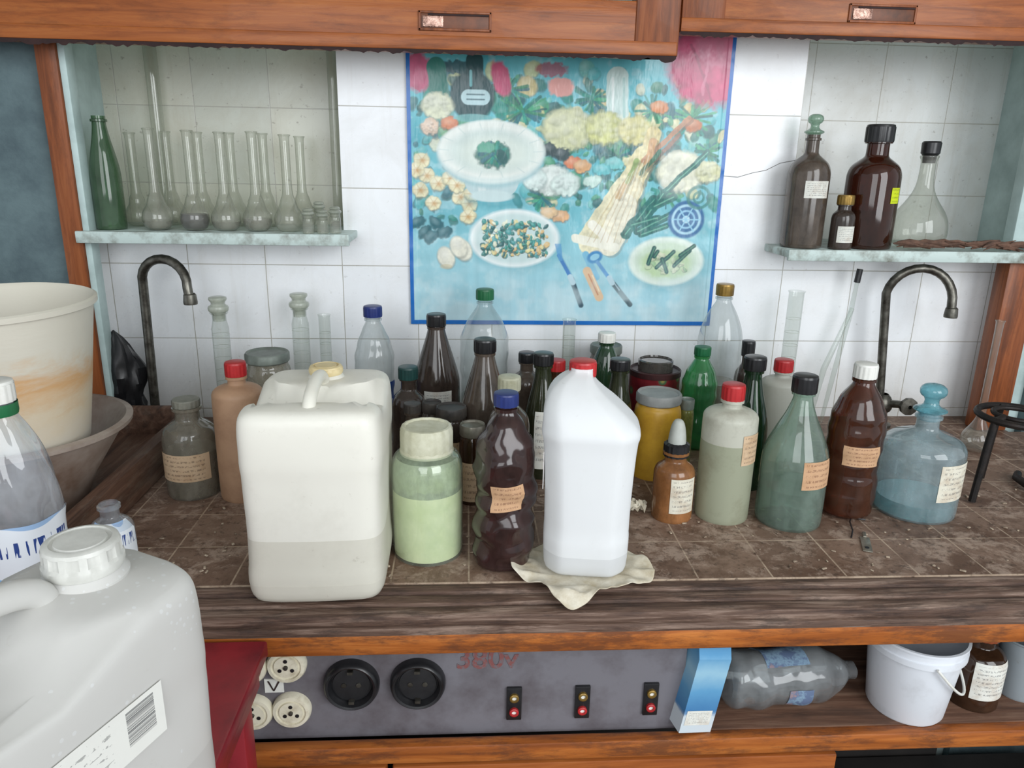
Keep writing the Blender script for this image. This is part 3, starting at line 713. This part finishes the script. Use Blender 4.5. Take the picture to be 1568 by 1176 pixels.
for i in range(14):
    q=i/13; z=.195*q; rr=.045*(math.sin(pi*min(1,q*.9+.12))**.6)
    ring=[]
    for j in range(40):
        a=2*pi*j/40; m=1+.35*mn.noise((math.cos(a)*2.2,math.sin(a)*2.2,z*22))+.12*mn.noise((math.cos(a)*6,math.sin(a)*6,z*50))
        ring.append((rr*m*math.cos(a),rr*.6*m*math.sin(a),z))
    rs.append(ring)
b.rings(rs,bagm,True,True); b.done((-.676,1.449,.9),sharp=20)
lidjar('lidded_jar',-.550,1.425,.05,.024,greyg,whitep)
# --- left water bottles
wm=glass('water_pet',(244,248,252),.16,(230,236,242),gl=1.0,rough=.06,edge=1.3)
t=NT('water_label'); tc=t.n('ShaderNodeTexCoord'); sx=t.n('ShaderNodeSeparateXYZ'); t.l(tc.outputs['UV'],sx.inputs[0])
u_,v_=sx.outputs['X'],sx.outputs['Y']
wv=t.math('ADD',v_,t.math('MULTIPLY',t.math('SINE',t.math('MULTIPLY',u_,11)),.05))
cc=t.ramp(wv,[(.0,S(90,154,210)),(.12,S(176,210,235)),(.20,S(130,182,222)),(.26,S(222,228,234)),(.98,S(150,180,215))])
cc.node.color_ramp.interpolation='CONSTANT'
cx=t.n('ShaderNodeCombineXYZ'); t.l(t.math('MULTIPLY',u_,34),cx.inputs[0]); t.l(t.math('MULTIPLY',v_,1.5),cx.inputs[1])
let=t.math('MULTIPLY',t.math('GREATER_THAN',t.noise(cx.outputs[0],1.0,2,.5),.54),t.math('MULTIPLY',t.math('GREATER_THAN',v_,.60),t.math('LESS_THAN',v_,.80)))
wl=t.fin(t.prin(t.mix(let,cc,S(40,66,130)),.35))
def water(x,y,z0,r,H,capm):
    b=B('water_bottle'); P=dens(prof('pet',r,H,.014),.006)
    rm=lambda t_,z,j:1+.03*math.sin(t_*6+z*60)*(z>H*.6)+.05*mn.noise((math.cos(t_)*2,math.sin(t_)*2,z*25))
    b.lathe(P,wm,72,rmod=rm); cap(b,.0165,H-.007,.021,capm); b.lathe([(.0168,H-.02),(.0175,H-.017),(.0175,H-.008)],greenp,48)
    b.label(r,150,390,H*.38,H*.62,wl,rf=lambda z,t_: rat(P,z)*rm(t_,z,0),n=44)
    b.done((x,y,z0))
water(-.452,.715,.8705,.041,.325,whitep)
bottle('small_water_bottle',-.442,.874,.105,.026,wm,'boston',rn=.011,lab_=[(wl,.1,.80,290,150)])
# --- right
b=B('iron_tripod'); 
b.tube([( .058*math.cos(2*pi*k/40),.058*math.sin(2*pi*k/40),.140) for k in range(41)],.0055,blackr,10,caps=False)
b.tube([( .036*math.cos(2*pi*k/40),.036*math.sin(2*pi*k/40),.143) for k in range(41)],.004,blackr,10,caps=False)
for a in (200,320,80):
    a=math.radians(a); c_,s_=math.cos(a),math.sin(a)
    b.tube([(.036*c_,.036*s_,.143),(.056*c_,.056*s_,.140),(.062*c_,.062*s_,.10),(.072*c_,.072*s_,.003)],.0055,blackr,10)
b.done((.886,1.093,.9))
def flask(name,x,y,H,r,z0,liq=None,neck=.008,stop=None,mat=None):
    b=B(name); mat=mat or clear
    p=[(0,.001),(r*.55,0),(r*.85,r*.18),(r,r*.65),(r*.93,r*1.15),(r*.6,r*1.65),(neck*1.6,r*2.1),(neck,r*2.5),(neck,H*.7),(neck,H-.004),(neck*1.3,H-.002),(neck*1.3,H),(neck*.8,H)]
    P=[p[0]]+chaikin(p[1:],2); b.lathe(P,mat,36)
    if liq: 
        L=[(0,.002)]+[(q*.95,max(z,.003)) for q,z in P[1:] if z<r*liq[1]]; L.append((0,L[-1][1])); b.lathe(L,liq[0],36)
    if stop: b.lathe(chaikin([(neck*.8,H-.01),(neck*.9,H),(neck*1.9,H+.002),(neck*1.9,H+.018),(0,H+.019)],1),stop,24)
    return b.done((x,y,z0))
flask('volumetric_flask',.978,1.30,.255,.028,.9,neck=.0065)
b=B('glass_pipette')
b.tube([(0,0,0),(.012,0,.10),(.030,.0,.24),(.034,0,.30)],[.0035,.005,.005,.004],clear,14); b.tube([(.0335,0,.298),(.036,0,.325)],.006,black,12)
b.tube([(-.03,-.01,0),(-.012,-.005,.12),(.035,.005,.245)],[.003,.006,.004],clear,14); b.done((.745,1.455,.9))
b=B('rubber_hose')
b.tube([(.90+.11+.07*math.cos(k*.5+2.2)+.01*k*.2,1.12+.06*math.sin(k*.5+2.2),.907+.004*math.sin(k)) for k in range(11)],.0065,blackr,12); b.done()
b=B('metal_clip'); X=Matrix.Rotation(math.radians(68),4,'Z')
b.box(0,0,.0015,.045,.013,.0015,tinlid,.0005,X=X); b.box(.028,0,.003,.016,.005,.003,tinlid,.001,X=X); b.lathe([(.003,.0022),(.003,.003),(0,.003)],black,16,X=X@Matrix.Translation((-.012,0,0))); b.done((.572,.935,.9))
b=B('bent_wire'); b.tube([(0,0,.002),(.012,.02,.003),(.02,.045,.004),(.03,.06,.003),(.05,.055,.002)],.0012,black,8); b.done((.56,.955,.9))
b=B('crumbled_debris'); deb=plain('debris',S(196,180,158),S(90,70,56),60,.9,bump=.5); random.seed(11)
for i in range(220):
    x=random.uniform(-.45,1.0); y=random.uniform(.86,1.15); s=random.uniform(.001,.0034)
    X=Matrix.Translation((x,y,.9004+s*.4))@Matrix.Rotation(random.uniform(0,3),4,'Z')
    b.box(0,0,0,s*random.uniform(1,3),s,s*.7,deb,s*.15,X=X,seg=1)
b.done()
b=B('paper_scrap'); 
rs=[]
for m in range(1,7):
    rs.append([(.016*m/6*math.cos(2*pi*j/30)*(1+.3*mn.noise((j*.5,0,0))),.012*m/6*math.sin(2*pi*j/30),.010+.016*mn.noise((m*.7,j*.35,2))+.004*(6-m)/6) for j in range(30)])
b.rings(rs,rag,True,False); b.done((.262,1.05,.9))
# --- shelf bottles left
bottle('green_soda_bottle',-.655,1.455,.197,.026,glass('soda_green_glass',(112,158,116),.18,(126,160,126),edge=1.4),'wine',z0=1.285,rn=.0115)
dk=plain('black_residue',S(28,28,34),S(18,18,22),20,.4)
dirtl=glass('milky_residue',(190,190,180),.3,(180,178,165),edge=1.1)
flg=glass('flask_glass',(238,240,235),.16,(198,197,188),edge=1.9)
for x,y,H,r,l in [(-.636,1.530,.172,.0245,None),(-.570,1.452,.178,.0275,(dirtl,.7)),(-.503,1.452,.176,.0265,(dk,1.2)),(-.446,1.452,.174,.027,(dirtl,.6)),(-.389,1.452,.176,.027,(dirtl,.9)),(-.331,1.452,.172,.0275,None),
    (-.580,1.555,.176,.027,None),(-.459,1.555,.176,.027,None),(-.396,1.555,.176,.027,None),(-.326,1.555,.172,.027,None),(-.520,1.555,.176,.026,None)]:
    flask('volumetric_flask',x,y,H,r,1.285,l,.0085,mat=flg)
cylb=B('tall_glass_cylinder'); cylb.lathe([(0,.002),(.018,0),(.018,.004),(.0125,.008),(.0125,.40)],flg,36); cylb.done((-.608,1.600,1.285))
cylb=B('tall_glass_cylinder'); cylb.lathe([(0,.002),(.016,0),(.016,.004),(.010,.008),(.0095,.37)],flg,36); cylb.done((-.262,1.59,1.285))
for x,y,h in [(-.289,1.415,.045),(-.264,1.42,.042),(-.242,1.425,.048),(-.276,1.455,.055)]:
    bottle('weighing_vial',x,y,h,.0105,flg,'jar',z0=1.285,rn=.008,stopper=(stopg,.014))
# --- shelf bottles right
bottle('dusty_amber_bottle',.648,1.445,.243,.039,dusty,'boston',z0=1.269,rn=.012,lab_=[(lab_w,.45,.60,275,70)],stopper=(glass('green_glass_stopper',(180,204,188),.28,(168,192,176)),.036),liquid=(glass('brown_liquid',(70,48,36),.3,(60,45,38)),.55))
bottle('small_amber_bottle',.712,1.415,.10,.0215,dbrown,'boston',z0=1.269,rn=.012,capm=goldp,caph=.018,lab_=[(lab_w,.15,.5,270,90)])
bottle('large_amber_bottle',.778,1.45,.228,.049,glass('deep_amber_glass',(110,56,34),.14,(118,70,50),edge=1.3,gl=.9),'boston',z0=1.269,rn=.020,capm=black,caph=.032,capr=.025,lab_=[(lab_y,.42,.56,300,28)],liquid=(glass('red_brown_liquid',(96,40,28),.3,(84,44,32)),.35))
b=B('round_flask'); r=.054
p=[(0,.001),(r*.6,0),(r*.95,.014),(r,.035),(r*.9,.062),(r*.5,.092),(.018,.11),(.014,.13),(.0135,.165),(.017,.170),(.017,.174),(.013,.174)]
b.lathe([p[0]]+chaikin(p[1:],2),flg,48); b.lathe([(.0115,.16),(.0125,.173),(.017,.178),(.0175,.197),(.015,.2),(0,.2)],black,28); b.done((.885,1.455,1.269))
b=B('dried_bark_scraps'); brk=plain('bark',S(112,82,66),S(70,50,40),40,.8,bump=.8)
random.seed(5)
for i in range(30):
    x=.82+random.random()*.27; y=1.386+random.random()*.012; l=.012+random.random()*.026; w=.003+random.random()*.004; a=random.uniform(-.4,.4); zz=.006+random.random()*.006
    X=Matrix.Translation((x,y,1.2705+zz))@Matrix.Rotation(a,4,'Z')@Matrix.Rotation(random.uniform(-.25,.25),4,'Y')
    b.tube([(-l,0,0),(-l*.3,w*.3,.003),(l*.3,-w*.2,.002),(l,0,0)],[w*.2,w,w*.8,w*.2],brk,6,X=X)
b.done()
# --- lower shelf
b=B('white_bucket'); wb=plain('white_bucket_plastic',S(218,222,228),S(196,198,202),20,.4,lo=.5,hi=.8)
k_=.93
b.lathe([(r_*k_,z_) for r_,z_ in [(0,0),(.052,0),(.054,.003),(.0645,.098),(.069,.099),(.069,.107),(.0665,.108),(.0665,.118),(.0695,.119),(.0695,.122),(.0655,.122),(.062,.10),(.051,.006),(0,.005)]],wb,72)
hp=[(.067*math.cos(a),.067*math.sin(a),.104-.055*max(0,math.sin((a-math.radians(-150))/(math.radians(130))*pi))) for a in [math.radians(-150+130*k/20) for k in range(21)]]
b.tube([(q[0]*1.0,q[1]*1.0,q[2]) for q in hp],.0018,whitep,8); b.done((.622,.862,.690),.9)
X=Matrix.Rotation(pi/2,4,'Y')
b=B('lying_soda_bottle'); P=dens(prof('pet',.040,.196,.013),.005); rm2=crinkle(.10,30,.02,190)
petl=glass('lying_pet',(226,231,232),.24,(180,184,186),gl=.9,rough=.1)
b.lathe(P,petl,60,rmod=rm2,X=X)
t=NT('soda_label'); v=t.coord(); n=t.noise(v,30,4,.7); bl_m=t.fin(t.prin(t.ramp(n,[(.40,S(92,108,136)),(.48,S(126,152,172)),(.56,S(96,112,140)),(.62,S(150,128,130)),(.66,S(110,124,146))]),.35))
b.label(.042,120,215,.050,.112,bl_m,rf=lambda z,t_:rat(P,z)*rm2(t_,z,0),X=X,n=30,off=.0014)
b.label(.042,262,300,.078,.112,bl_m,rf=lambda z,t_:rat(P,z)*rm2(t_,z,0),X=X,n=30,off=.0014)
ob=b.done((.358,.866,.731),rot=(0,math.radians(1),math.radians(6)))
bottle('amber_label_bottle',.724,.868,.124,.034,brown,'boston',z0=.690,rn=.016,capm=plain('amber_cap',S(150,78,44),S(118,56,34),20,.4),caph=.02,lab_=[(lab_w,.2,.72,275,95)],liquid=(glass('amber_liquid',(160,86,44),.35,(150,80,45)),.7))
b=B('plastic_cup'); b.lathe([(0,0),(.026,0),(.028,.004),(.034,.09),(.036,.092),(.033,.093),(.026,.006),(0,.005)],hdpe('cup_plastic',(180,190,196)),48); b.done((.802,.880,.690))
b=B('milk_carton')
t=NT('carton_print'); v=t.coord(); sx=t.n('ShaderNodeSeparateXYZ'); t.l(v,sx.inputs[0]); n=t.noise(v,30,4,.6)
c=t.ramp(t.math('ADD',sx.outputs['Z'],t.math('MULTIPLY',n,.02)),[(.0,S(196,206,212)),(.035,S(196,206,212)),(.04,S(66,118,166)),(.075,S(92,150,190)),(.10,S(146,186,206)),(.13,S(80,144,188))])
cm=t.fin(t.prin(c,.5,spec=.3))
rs=[[( .024,-.018,0),(.024,.018,0),(-.024,.018,0),(-.024,-.018,0)],[( .024,-.018,.112),(.024,.018,.112),(-.024,.018,.112),(-.024,-.018,.112)],[( .024,-.003,.140),(.024,.003,.140),(-.024,.003,.140),(-.024,-.003,.140)],[( .024,-.002,.152),(.024,.002,.152),(-.024,.002,.152),(-.024,-.002,.152)]]
b.rings(rs,cm,True,True); b.quad((-.02,-.0185,.012),(.018,-.0185,.012),(.018,-.0185,.034),(-.02,-.0185,.034),lab_w)
b.done((.300,.828,.6935),rot=(0,math.radians(10),math.radians(12)),sharp=20)
# ---------------------------------------------------------------- poster
nx,nz=560,510
X0,X1,Z0,Z1=-.112,.500,1.100,1.66
gx=np.linspace(X0,X1,nx); gz=np.linspace(Z0,Z1,nz); GX,GZ=np.meshgrid(gx,gz)
U=(GX-X0)/(X1-X0)*500; V=(GZ-Z0)/.00122
def vnoise(sx,sy,seed,oct=3):
    out=np.zeros_like(U); amp=1
    for o in range(oct):
        r_=np.random.RandomState(seed+o); g=r_.rand(80,80)
        x=(U/sx*(2**o))%79; y=(V/sy*(2**o))%79; xi=x.astype(int); yi=y.astype(int); fx=x-xi; fy=y-yi
        fx=fx*fx*(3-2*fx); fy=fy*fy*(3-2*fy)
        a=g[yi,xi]*(1-fx)+g[yi,(xi+1)%80]*fx; c=g[(yi+1)%80,xi]*(1-fx)+g[(yi+1)%80,(xi+1)%80]*fx
        out+=amp*(a*(1-fy)+c*fy); amp*=.5
    return out/ (2-2**(1-oct))
N1=vnoise(60,60,1); N2=vnoise(14,14,9); N3=vnoise(5,5,21,2)
def C3(c): return np.array([lin(k) for k in c])
img=np.zeros(U.shape+(3,))
tt=np.clip(V/458,0,1)[...,None]
img[:]=C3((180,216,228))*(1-np.clip(tt*1.8,0,1))+C3((104,192,204))*np.clip(tt*1.8,0,1)
dk_=(np.clip((N1-.45)*3.2,0,1)*np.clip((V-60)/160,0.1,1))[...,None]*.55
img=img*(1-dk_)+C3((40,152,170))*dk_
lt=(np.clip((N2-.58)*6,0,1))[...,None]*.35; img=img*(1-lt)+C3((200,228,232))*lt
def put(mask,col,soft=1.0,tex=None,amt=.3):
    global img
    m=np.clip(mask,0,1)*soft
    ys,xs=np.nonzero(m>.002)
    if len(ys)==0: return
    sl=(slice(ys.min(),ys.max()+1),slice(xs.min(),xs.max()+1))
    mm=m[sl][...,None]; cc_=C3(col)[None,None,:]
    if tex is not None: cc_=cc_*(1-amt+2*amt*tex[sl][...,None])
    img[sl]=img[sl]*(1-mm)+cc_*mm
def uv(px,py):
    L=625+(py-90)*.0125; R=1126-(py-90)*.105
    return (px-L)/(R-L)*500,(495-py)*1.0
def ell(px,py,rx,ry,rot=0,warp=0,e=.12):
    u,v=uv(px,py); du=U-u+(N2-.5)*warp; dv=V-v+(N3-.5)*warp
    c,s_=math.cos(rot),math.sin(rot); a=du*c+dv*s_; b_=-du*s_+dv*c
    d=np.sqrt((a/rx)**2+(b_/ry)**2); return np.clip((1-d)/e*.5+.5,0,1)
def ringm(px,py,rx,ry,k=.85): return np.clip(ell(px,py,rx,ry,e=.05)-ell(px,py,rx*k,ry*k,e=.05),0,1)
def line(p,q,w,warp=0):
    a=np.array(uv(*p)); c=np.array(uv(*q)); d=c-a; L2=(d**2).sum()
    pu=U-a[0]+(N2-.5)*warp; pv=V-a[1]; t_=np.clip((pu*d[0]+pv*d[1])/L2,0,1)
    D=np.sqrt((pu-t_*d[0])**2+(pv-t_*d[1])**2); return np.clip((w-D)/1.2+.5,0,1)
def drk(c,k): return tuple(int(x*k) for x in c)
def lgt(c,k): return tuple(int(x+(255-x)*k) for x in c)
def ball(px,py,rx,ry,col,rot=0,warp=4,soft=.95):
    put(ell(px,py+1.5,rx*1.06,ry*1.08,rot,warp),drk(col,.55),soft*.8); put(ell(px,py,rx,ry,rot,warp),col,soft,N3,.22)
    put(ell(px-rx*.2,py-ry*.3,rx*.5,ry*.45,rot,warp*.5,e=.8),lgt(col,.5),soft*.6)
def scatter(x0,x1,y0,y1,n,cols,r0,r1,seed,soft=.9):
    rr=np.random.RandomState(seed)
    for i in range(n):
        r_=rr.uniform(r0,r1); ball(rr.uniform(x0,x1),rr.uniform(y0,y1),r_,r_*rr.uniform(.4,1),cols[rr.randint(len(cols))],rr.uniform(0,3.1),4,soft)
def leafy(px,py,R_,n,seed,cols):
    rr=np.random.RandomState(seed)
    for k in range(n):
        a=rr.uniform(0,6.28); l=R_*rr.uniform(.5,1); put(line((px,py),(px+l*math.cos(a),py-l*math.sin(a)*.8),rr.uniform(1.2,3),5),cols[rr.randint(len(cols))],.9,N3,.4)
GR=[(20,112,98),(30,140,122),(15,84,80),(70,160,112),(40,124,84),(24,96,110)]
scatter(655,1100,95,215,130,GR+[(120,200,190),(70,180,185),(210,215,150),(225,200,130),(226,226,196)],5,17,11,.72)
scatter(780,1110,150,300,120,GR+[(215,215,150),(120,205,200),(80,185,190),(235,225,170)],4,14,12,.72)
scatter(632,720,130,330,50,GR+[(120,205,200),(80,185,190)],4,11,13,.6)
scatter(830,1000,200,330,45,GR,5,13,14,.7)
for (px,py,R_,s_) in [(800,160,44,1),(1060,165,40,2),(905,140,30,3),(660,130,26,4),(1000,155,30,5),(945,225,26,6),(830,290,26,7),(1085,215,24,8),(880,205,24,9),(700,190,20,10),(1020,280,30,12),(780,130,30,14)]:
    leafy(px,py,R_,26,s_,GR)
put(ell(1095,85,75,62,warp=14),(204,66,112),1,N2,.35); put(ell(1105,60,40,30,warp=10),(228,134,162),.5); put(line((1060,60),(1090,140),2,8),(150,40,78),.6); put(line((1090,60),(1075,130),2,8),(232,140,166),.5)
put(ell(642,108,22,28,warp=10),(208,80,124),1,N2,.3); put(ell(768,115,14,26,.3,warp=6),(205,70,114),1,N2,.3); put(ell(858,125,20,14,warp=10),(235,160,150))
put(ell(845,100,24,10,warp=8),(170,50,80),.8); put(ell(700,100,26,9,warp=8),(25,60,70),.9)
put(ell(724,140,34,36,e=.06),(14,52,56)); put(line((728,90),(728,120),13),(14,52,56)); put(line((718,142),(740,142),11),(190,220,225)); put(line((716,138),(742,138),1),(60,90,100)); put(line((716,145),(742,145),1),(60,90,100)); put(line((722,105),(722,125),2),(120,190,195)); put(ell(726,172,30,6),(120,180,180),.8)
put(line((670,100),(676,140),14,4),(40,120,105))
put(line((945,110),(945,165),17,3),(200,220,214)); put(ell(945,180,24,18),(220,228,208),.9); put(line((938,110),(938,165),2),(226,234,230)); put(line((955,110),(955,165),2),(160,196,190))
for px,py,r_,c in [(868,185,38,(220,218,168)),(925,182,30,(210,208,130)),(972,185,26,(224,212,138)),(1043,245,38,(238,234,206)),(1085,245,20,(228,224,176)),(672,155,24,(228,228,196)),(660,185,14,(238,204,176)),(845,262,28,(230,238,230)),(818,262,20,(220,234,228)),(865,268,22,(218,232,224))]:
    ball(px,py,r_,r_*.8,c,0,7); 
    rr=np.random.RandomState(int(px))
    for k in range(16): 
        qx,qy=px+r_*.75*rr.uniform(-1,1),py+r_*.6*rr.uniform(-1,1); put(ell(qx,qy,r_*.16,r_*.12,e=.5),drk(c,.74),.45); put(ell(qx-1,qy-2,r_*.12,r_*.1,e=.5),lgt(c,.4),.5)
for px,py in [(648,235),(655,258),(672,270),(645,280),(690,262),(705,290),(718,300),(665,300),(700,272),(722,285),(640,250),(716,320)]:
    ball(px,py,12,11,(238,226,182),0,5)
    for k in range(6): put(line((px,py),(px+11*math.cos(k*1.05),py+10*math.sin(k*1.05)),.7),(206,184,130),.6)
    put(ell(px+1,py+1,4,3.5,e=.8),(206,150,80),.8)
for px,py,c in [(690,180,(220,120,60)),(876,235,(226,120,60)),(890,240,(230,170,110)),(858,222,(20,26,30)),(840,215,(18,24,26)),(1062,175,(200,110,50)),(855,318,(230,170,110)),(1010,150,(220,130,60)),(838,312,(230,190,140)),(965,232,(235,225,170)),(940,235,(120,200,200)),(920,245,(90,190,196)),(905,262,(200,226,214))]:
    ball(px,py,14,9,c,0,6)
put(ell(762,296,50,12,warp=4,e=.4),(60,150,165),.6)
put(line((735,265),(770,265),24),(196,216,218)); put(line((735,262),(738,280),6),(228,236,234),.7); put(ell(752,288,34,9),(208,226,226))
put(ell(752,226,83,50,e=.05),(170,200,204)); put(ell(752,222,82,47,e=.05),(222,232,228)); put(ell(752,218,82,43,e=.05),(240,243,236)); put(ell(752,220,66,32,e=.15),(204,218,214)); put(ell(756,223,60,28,e=.3),(226,234,224))
for k in range(14): a=k*.45; put(line((752+64*math.cos(a),220+31*math.sin(a)),(752+80*math.cos(a),219+41*math.sin(a)),.8),(205,218,214),.7)
ball(755,224,27,19,(40,116,100),0,10); leafy(755,224,24,26,44,GR); put(ell(768,228,8,12,.5),(24,80,76)); put(ell(745,215,14,8,warp=6),(90,170,140),.8)
for (a,c_,w,col) in [((1000,190),(975,260),12,(226,206,150)),((985,225),(935,320),19,(232,218,168)),((960,275),(905,355),24,(238,226,186)),((955,300),(930,360),20,(242,234,210)),((1055,165),(985,230),4,(190,130,90)),((1000,230),(1040,190),3,(150,100,76)),((990,240),(1000,200),5,(214,164,114)),((965,255),(945,285),5,(220,184,136)),((1010,215),(980,250),3,(60,110,80)),((975,230),(960,262),4,(150,170,90))]:
    put(line((a[0]+3,a[1]+3),(c_[0]+3,c_[1]+3),w,6),drk(col,.6),.5); put(line(a,c_,w,6),col,.95,N3,.25)
put(line((878,352),(938,366),7,6),(245,240,222)); put(line((905,330),(930,355),7,4),(250,244,228))
for k in range(14): put(line((892+k*5,358),(945+k*4,270-k*4),.6,3),(196,160,110) if k%2 else (250,240,214),.6)
for a,c_,w in [((955,345),(1000,290),8),((975,340),(1030,310),6),((1010,285),(1085,215),5),((985,320),(1015,280),7),((1000,300),(1030,285),6),((1020,330),(980,345),5),((965,330),(1005,318),5)]:
    put(line(a,c_,w,8),(20,100,90),.95,N3,.5); put(line(a,c_,.9,3),(130,200,170),.7)
put(ell(790,360,73,46,warp=2,e=.2),(80,160,175),.7)
put(ell(786,354,72,46,e=.05),(240,245,243)); put(ell(786,354,64,40,e=.08),(206,224,222)); 
scatter(737,836,327,381,260,[(24,110,100),(40,140,120),(236,220,150),(230,190,120),(20,84,84),(240,240,210),(50,150,140),(60,150,150)],2.2,5.2,31,.95)
put(ell(1024,394,63,40,warp=2,e=.2),(80,160,175),.7)
put(ell(1018,388,62,40,e=.05),(230,240,228)); put(ell(1018,388,52,32,e=.1),(208,224,200)); put(ell(1018,392,42,23,warp=6),(190,212,160),.9); scatter(990,1050,376,404,30,[(210,224,180),(150,190,130),(226,226,190)],3,7,77,.7)
for a,c_ in [((990,392),(1000,366)),((1002,398),(1030,372)),((1030,395),(1055,370)),((1012,384),(1018,405)),((1000,380),(1005,372)),((1040,378),(1062,362))]: put(line(a,c_,3.4,3),(14,70,62)); put(line(a,c_,.8),(90,150,110),.7)
put(ell(1050,320,30,30,e=.05),(22,94,154)); put(ringm(1050,320,24,24,.84),(176,218,236)); put(ringm(1050,320,15,15,.8),(150,200,230)); put(ell(1050,320,6,6),(190,225,240))
for k in range(6): 
    a=k*pi/3; put(line((1050,320),(1050+22*math.cos(a),320+22*math.sin(a)),1.0),(150,205,232))
put(ringm(1070,285,20,19,.75),(36,120,110),.8); put(ringm(1070,285,10,10,.6),(36,120,110),.8)
for px,py in [(640,330),(652,345),(668,330),(682,345),(662,352)]: ball(px,py,13,8,(22,90,102),px*.3,6,.9)
for px,py in [(683,385),(709,373),(702,368)]: ball(px,py,13,17,(240,234,214),.4,1)
put(ell(683,400,10,4),(205,190,150),.6)
put(line((856,383),(875,421),3.0),(90,150,180),.5)
put(line((853,380),(872,418),3.0),(60,120,190)); put(line((872,418),(886,462),4.2),(14,40,66)); put(line((870,415),(874,424),4.6),(190,214,224))
for k in range(-2,3): put(line((852+k*2,362),(856+k,388),.8),(84,150,205),.9)
put(line((894,378),(910,415),5.5),(120,185,215)); put(line((896,405),(914,448),7),(228,190,150)); put(line((898,410),(912,444),1),(200,130,90)); put(line((904,412),(914,438),1),(250,225,190))
put(ell(908,382,13,10,.4),(50,130,190)); put(ell(908,382,8,5,.4),(150,205,230))
put(line((912,390),(932,420),3),(90,150,205)); put(line((932,420),(961,460),4.2),(16,34,52)); put(line((936,422),(945,436),1),(180,200,210)); put(line((930,416),(934,424),4.6),(190,214,224))
lace=np.clip((120-V)/70,0,1)*np.clip((vnoise(26,26,90)-.38)*4,0,1); img=img*(1-.5*lace[...,None])+C3((214,232,236))*(.5*lace[...,None])
cr=vnoise(9,160,55,2); cr2=vnoise(150,12,77,2)
img*= (1+.14*(cr-.5)+.12*(cr2-.5))[...,None]
img=img*.90+C3((140,202,212))*.10
bd=(U<6)|(U>494)|(V<7); img[bd]=C3((28,108,190))
img=np.clip(img*.93,0,1)
me=bpy.data.meshes.new('food_poster')
Y=1.4965-.0026*vnoise(40,200,5,2)-.0018*vnoise(200,30,6,2)-np.where((U<12)|(U>488),.002,0)*N1
V3=np.stack([GX,Y,GZ],-1).reshape(-1,3)
idx=np.arange(nx*nz).reshape(nz,nx)
F=np.stack([idx[:-1,:-1],idx[:-1,1:],idx[1:,1:],idx[1:,:-1]],-1).reshape(-1,4)
me.vertices.add(len(V3)); me.vertices.foreach_set('co',V3.ravel())
me.loops.add(F.size); me.loops.foreach_set('vertex_index',F.ravel().astype(np.int32))
me.polygons.add(len(F)); me.polygons.foreach_set('loop_start',(np.arange(len(F))*4).astype(np.int32)); me.polygons.foreach_set('loop_total',np.full(len(F),4,dtype=np.int32))
me.polygons.foreach_set('use_smooth',np.ones(len(F),dtype=bool)); me.update()
ca_=me.color_attributes.new('paint','FLOAT_COLOR','POINT'); ca_.data.foreach_set('color',np.concatenate([img,np.ones(img.shape[:2]+(1,))],-1).astype(np.float32).ravel())
t=NT('poster_print'); at=t.n('ShaderNodeVertexColor',layer_name='paint')
pm=t.fin(t.prin(at.outputs['Color'],.24,0,t.bump(t.noise(t.coord((1,1,.4)),18,4,.6),.4,.007))); me.materials.append(pm)
ob=bpy.data.objects.new('food_poster',me); sc.collection.objects.link(ob)
# ---------------------------------------------------------------- lights / world / camera
w=bpy.data.worlds.new('World'); sc.world=w; w.use_nodes=True
w.node_tree.nodes['Background'].inputs[0].default_value=(.88,.94,1,1); w.node_tree.nodes['Background'].inputs[1].default_value=.68
def area(name,loc,tgt,sx,sy,e,col=(1,1,1)):
    l=bpy.data.lights.new(name,'AREA'); l.shape='RECTANGLE'; l.size=sx; l.size_y=sy; l.energy=e; l.color=col
    o=bpy.data.objects.new(name,l); sc.collection.objects.link(o); o.location=loc
    o.rotation_euler=(Vector(tgt)-Vector(loc)).to_track_quat('-Z','Y').to_euler(); return o
area('window_light',(1.5,-1.3,1.95),(.1,1.2,1.0),1.5,1.7,54,(.95,.98,1))
area('window_light',(-.6,-1.9,2.0),(.1,1.2,1.1),1.5,1.7,32,(.95,.98,1))
p=math.radians(16.6);yw=math.radians(3.6);r=math.radians(1.1)
F_=Vector((math.sin(yw)*math.cos(p),math.cos(yw)*math.cos(p),-math.sin(p)))
R0=Vector((math.cos(yw),-math.sin(yw),0)); U0=R0.cross(F_)
Rc=R0*math.cos(r)+U0*math.sin(r); Uc=-R0*math.sin(r)+U0*math.cos(r)
cd=bpy.data.cameras.new('camera'); cam=bpy.data.objects.new('camera',cd); sc.collection.objects.link(cam)
M=Matrix((Rc,Uc,-F_)).transposed().to_4x4(); M.translation=Vector((0,0,1.42)); cam.matrix_world=M
cd.sensor_width=36; cd.lens=36*1150/1568; cd.clip_start=.02
sc.camera=cam
sc.view_settings.view_transform='Standard'; sc.view_settings.look='None'
sc.cycles.transparent_max_bounces=40
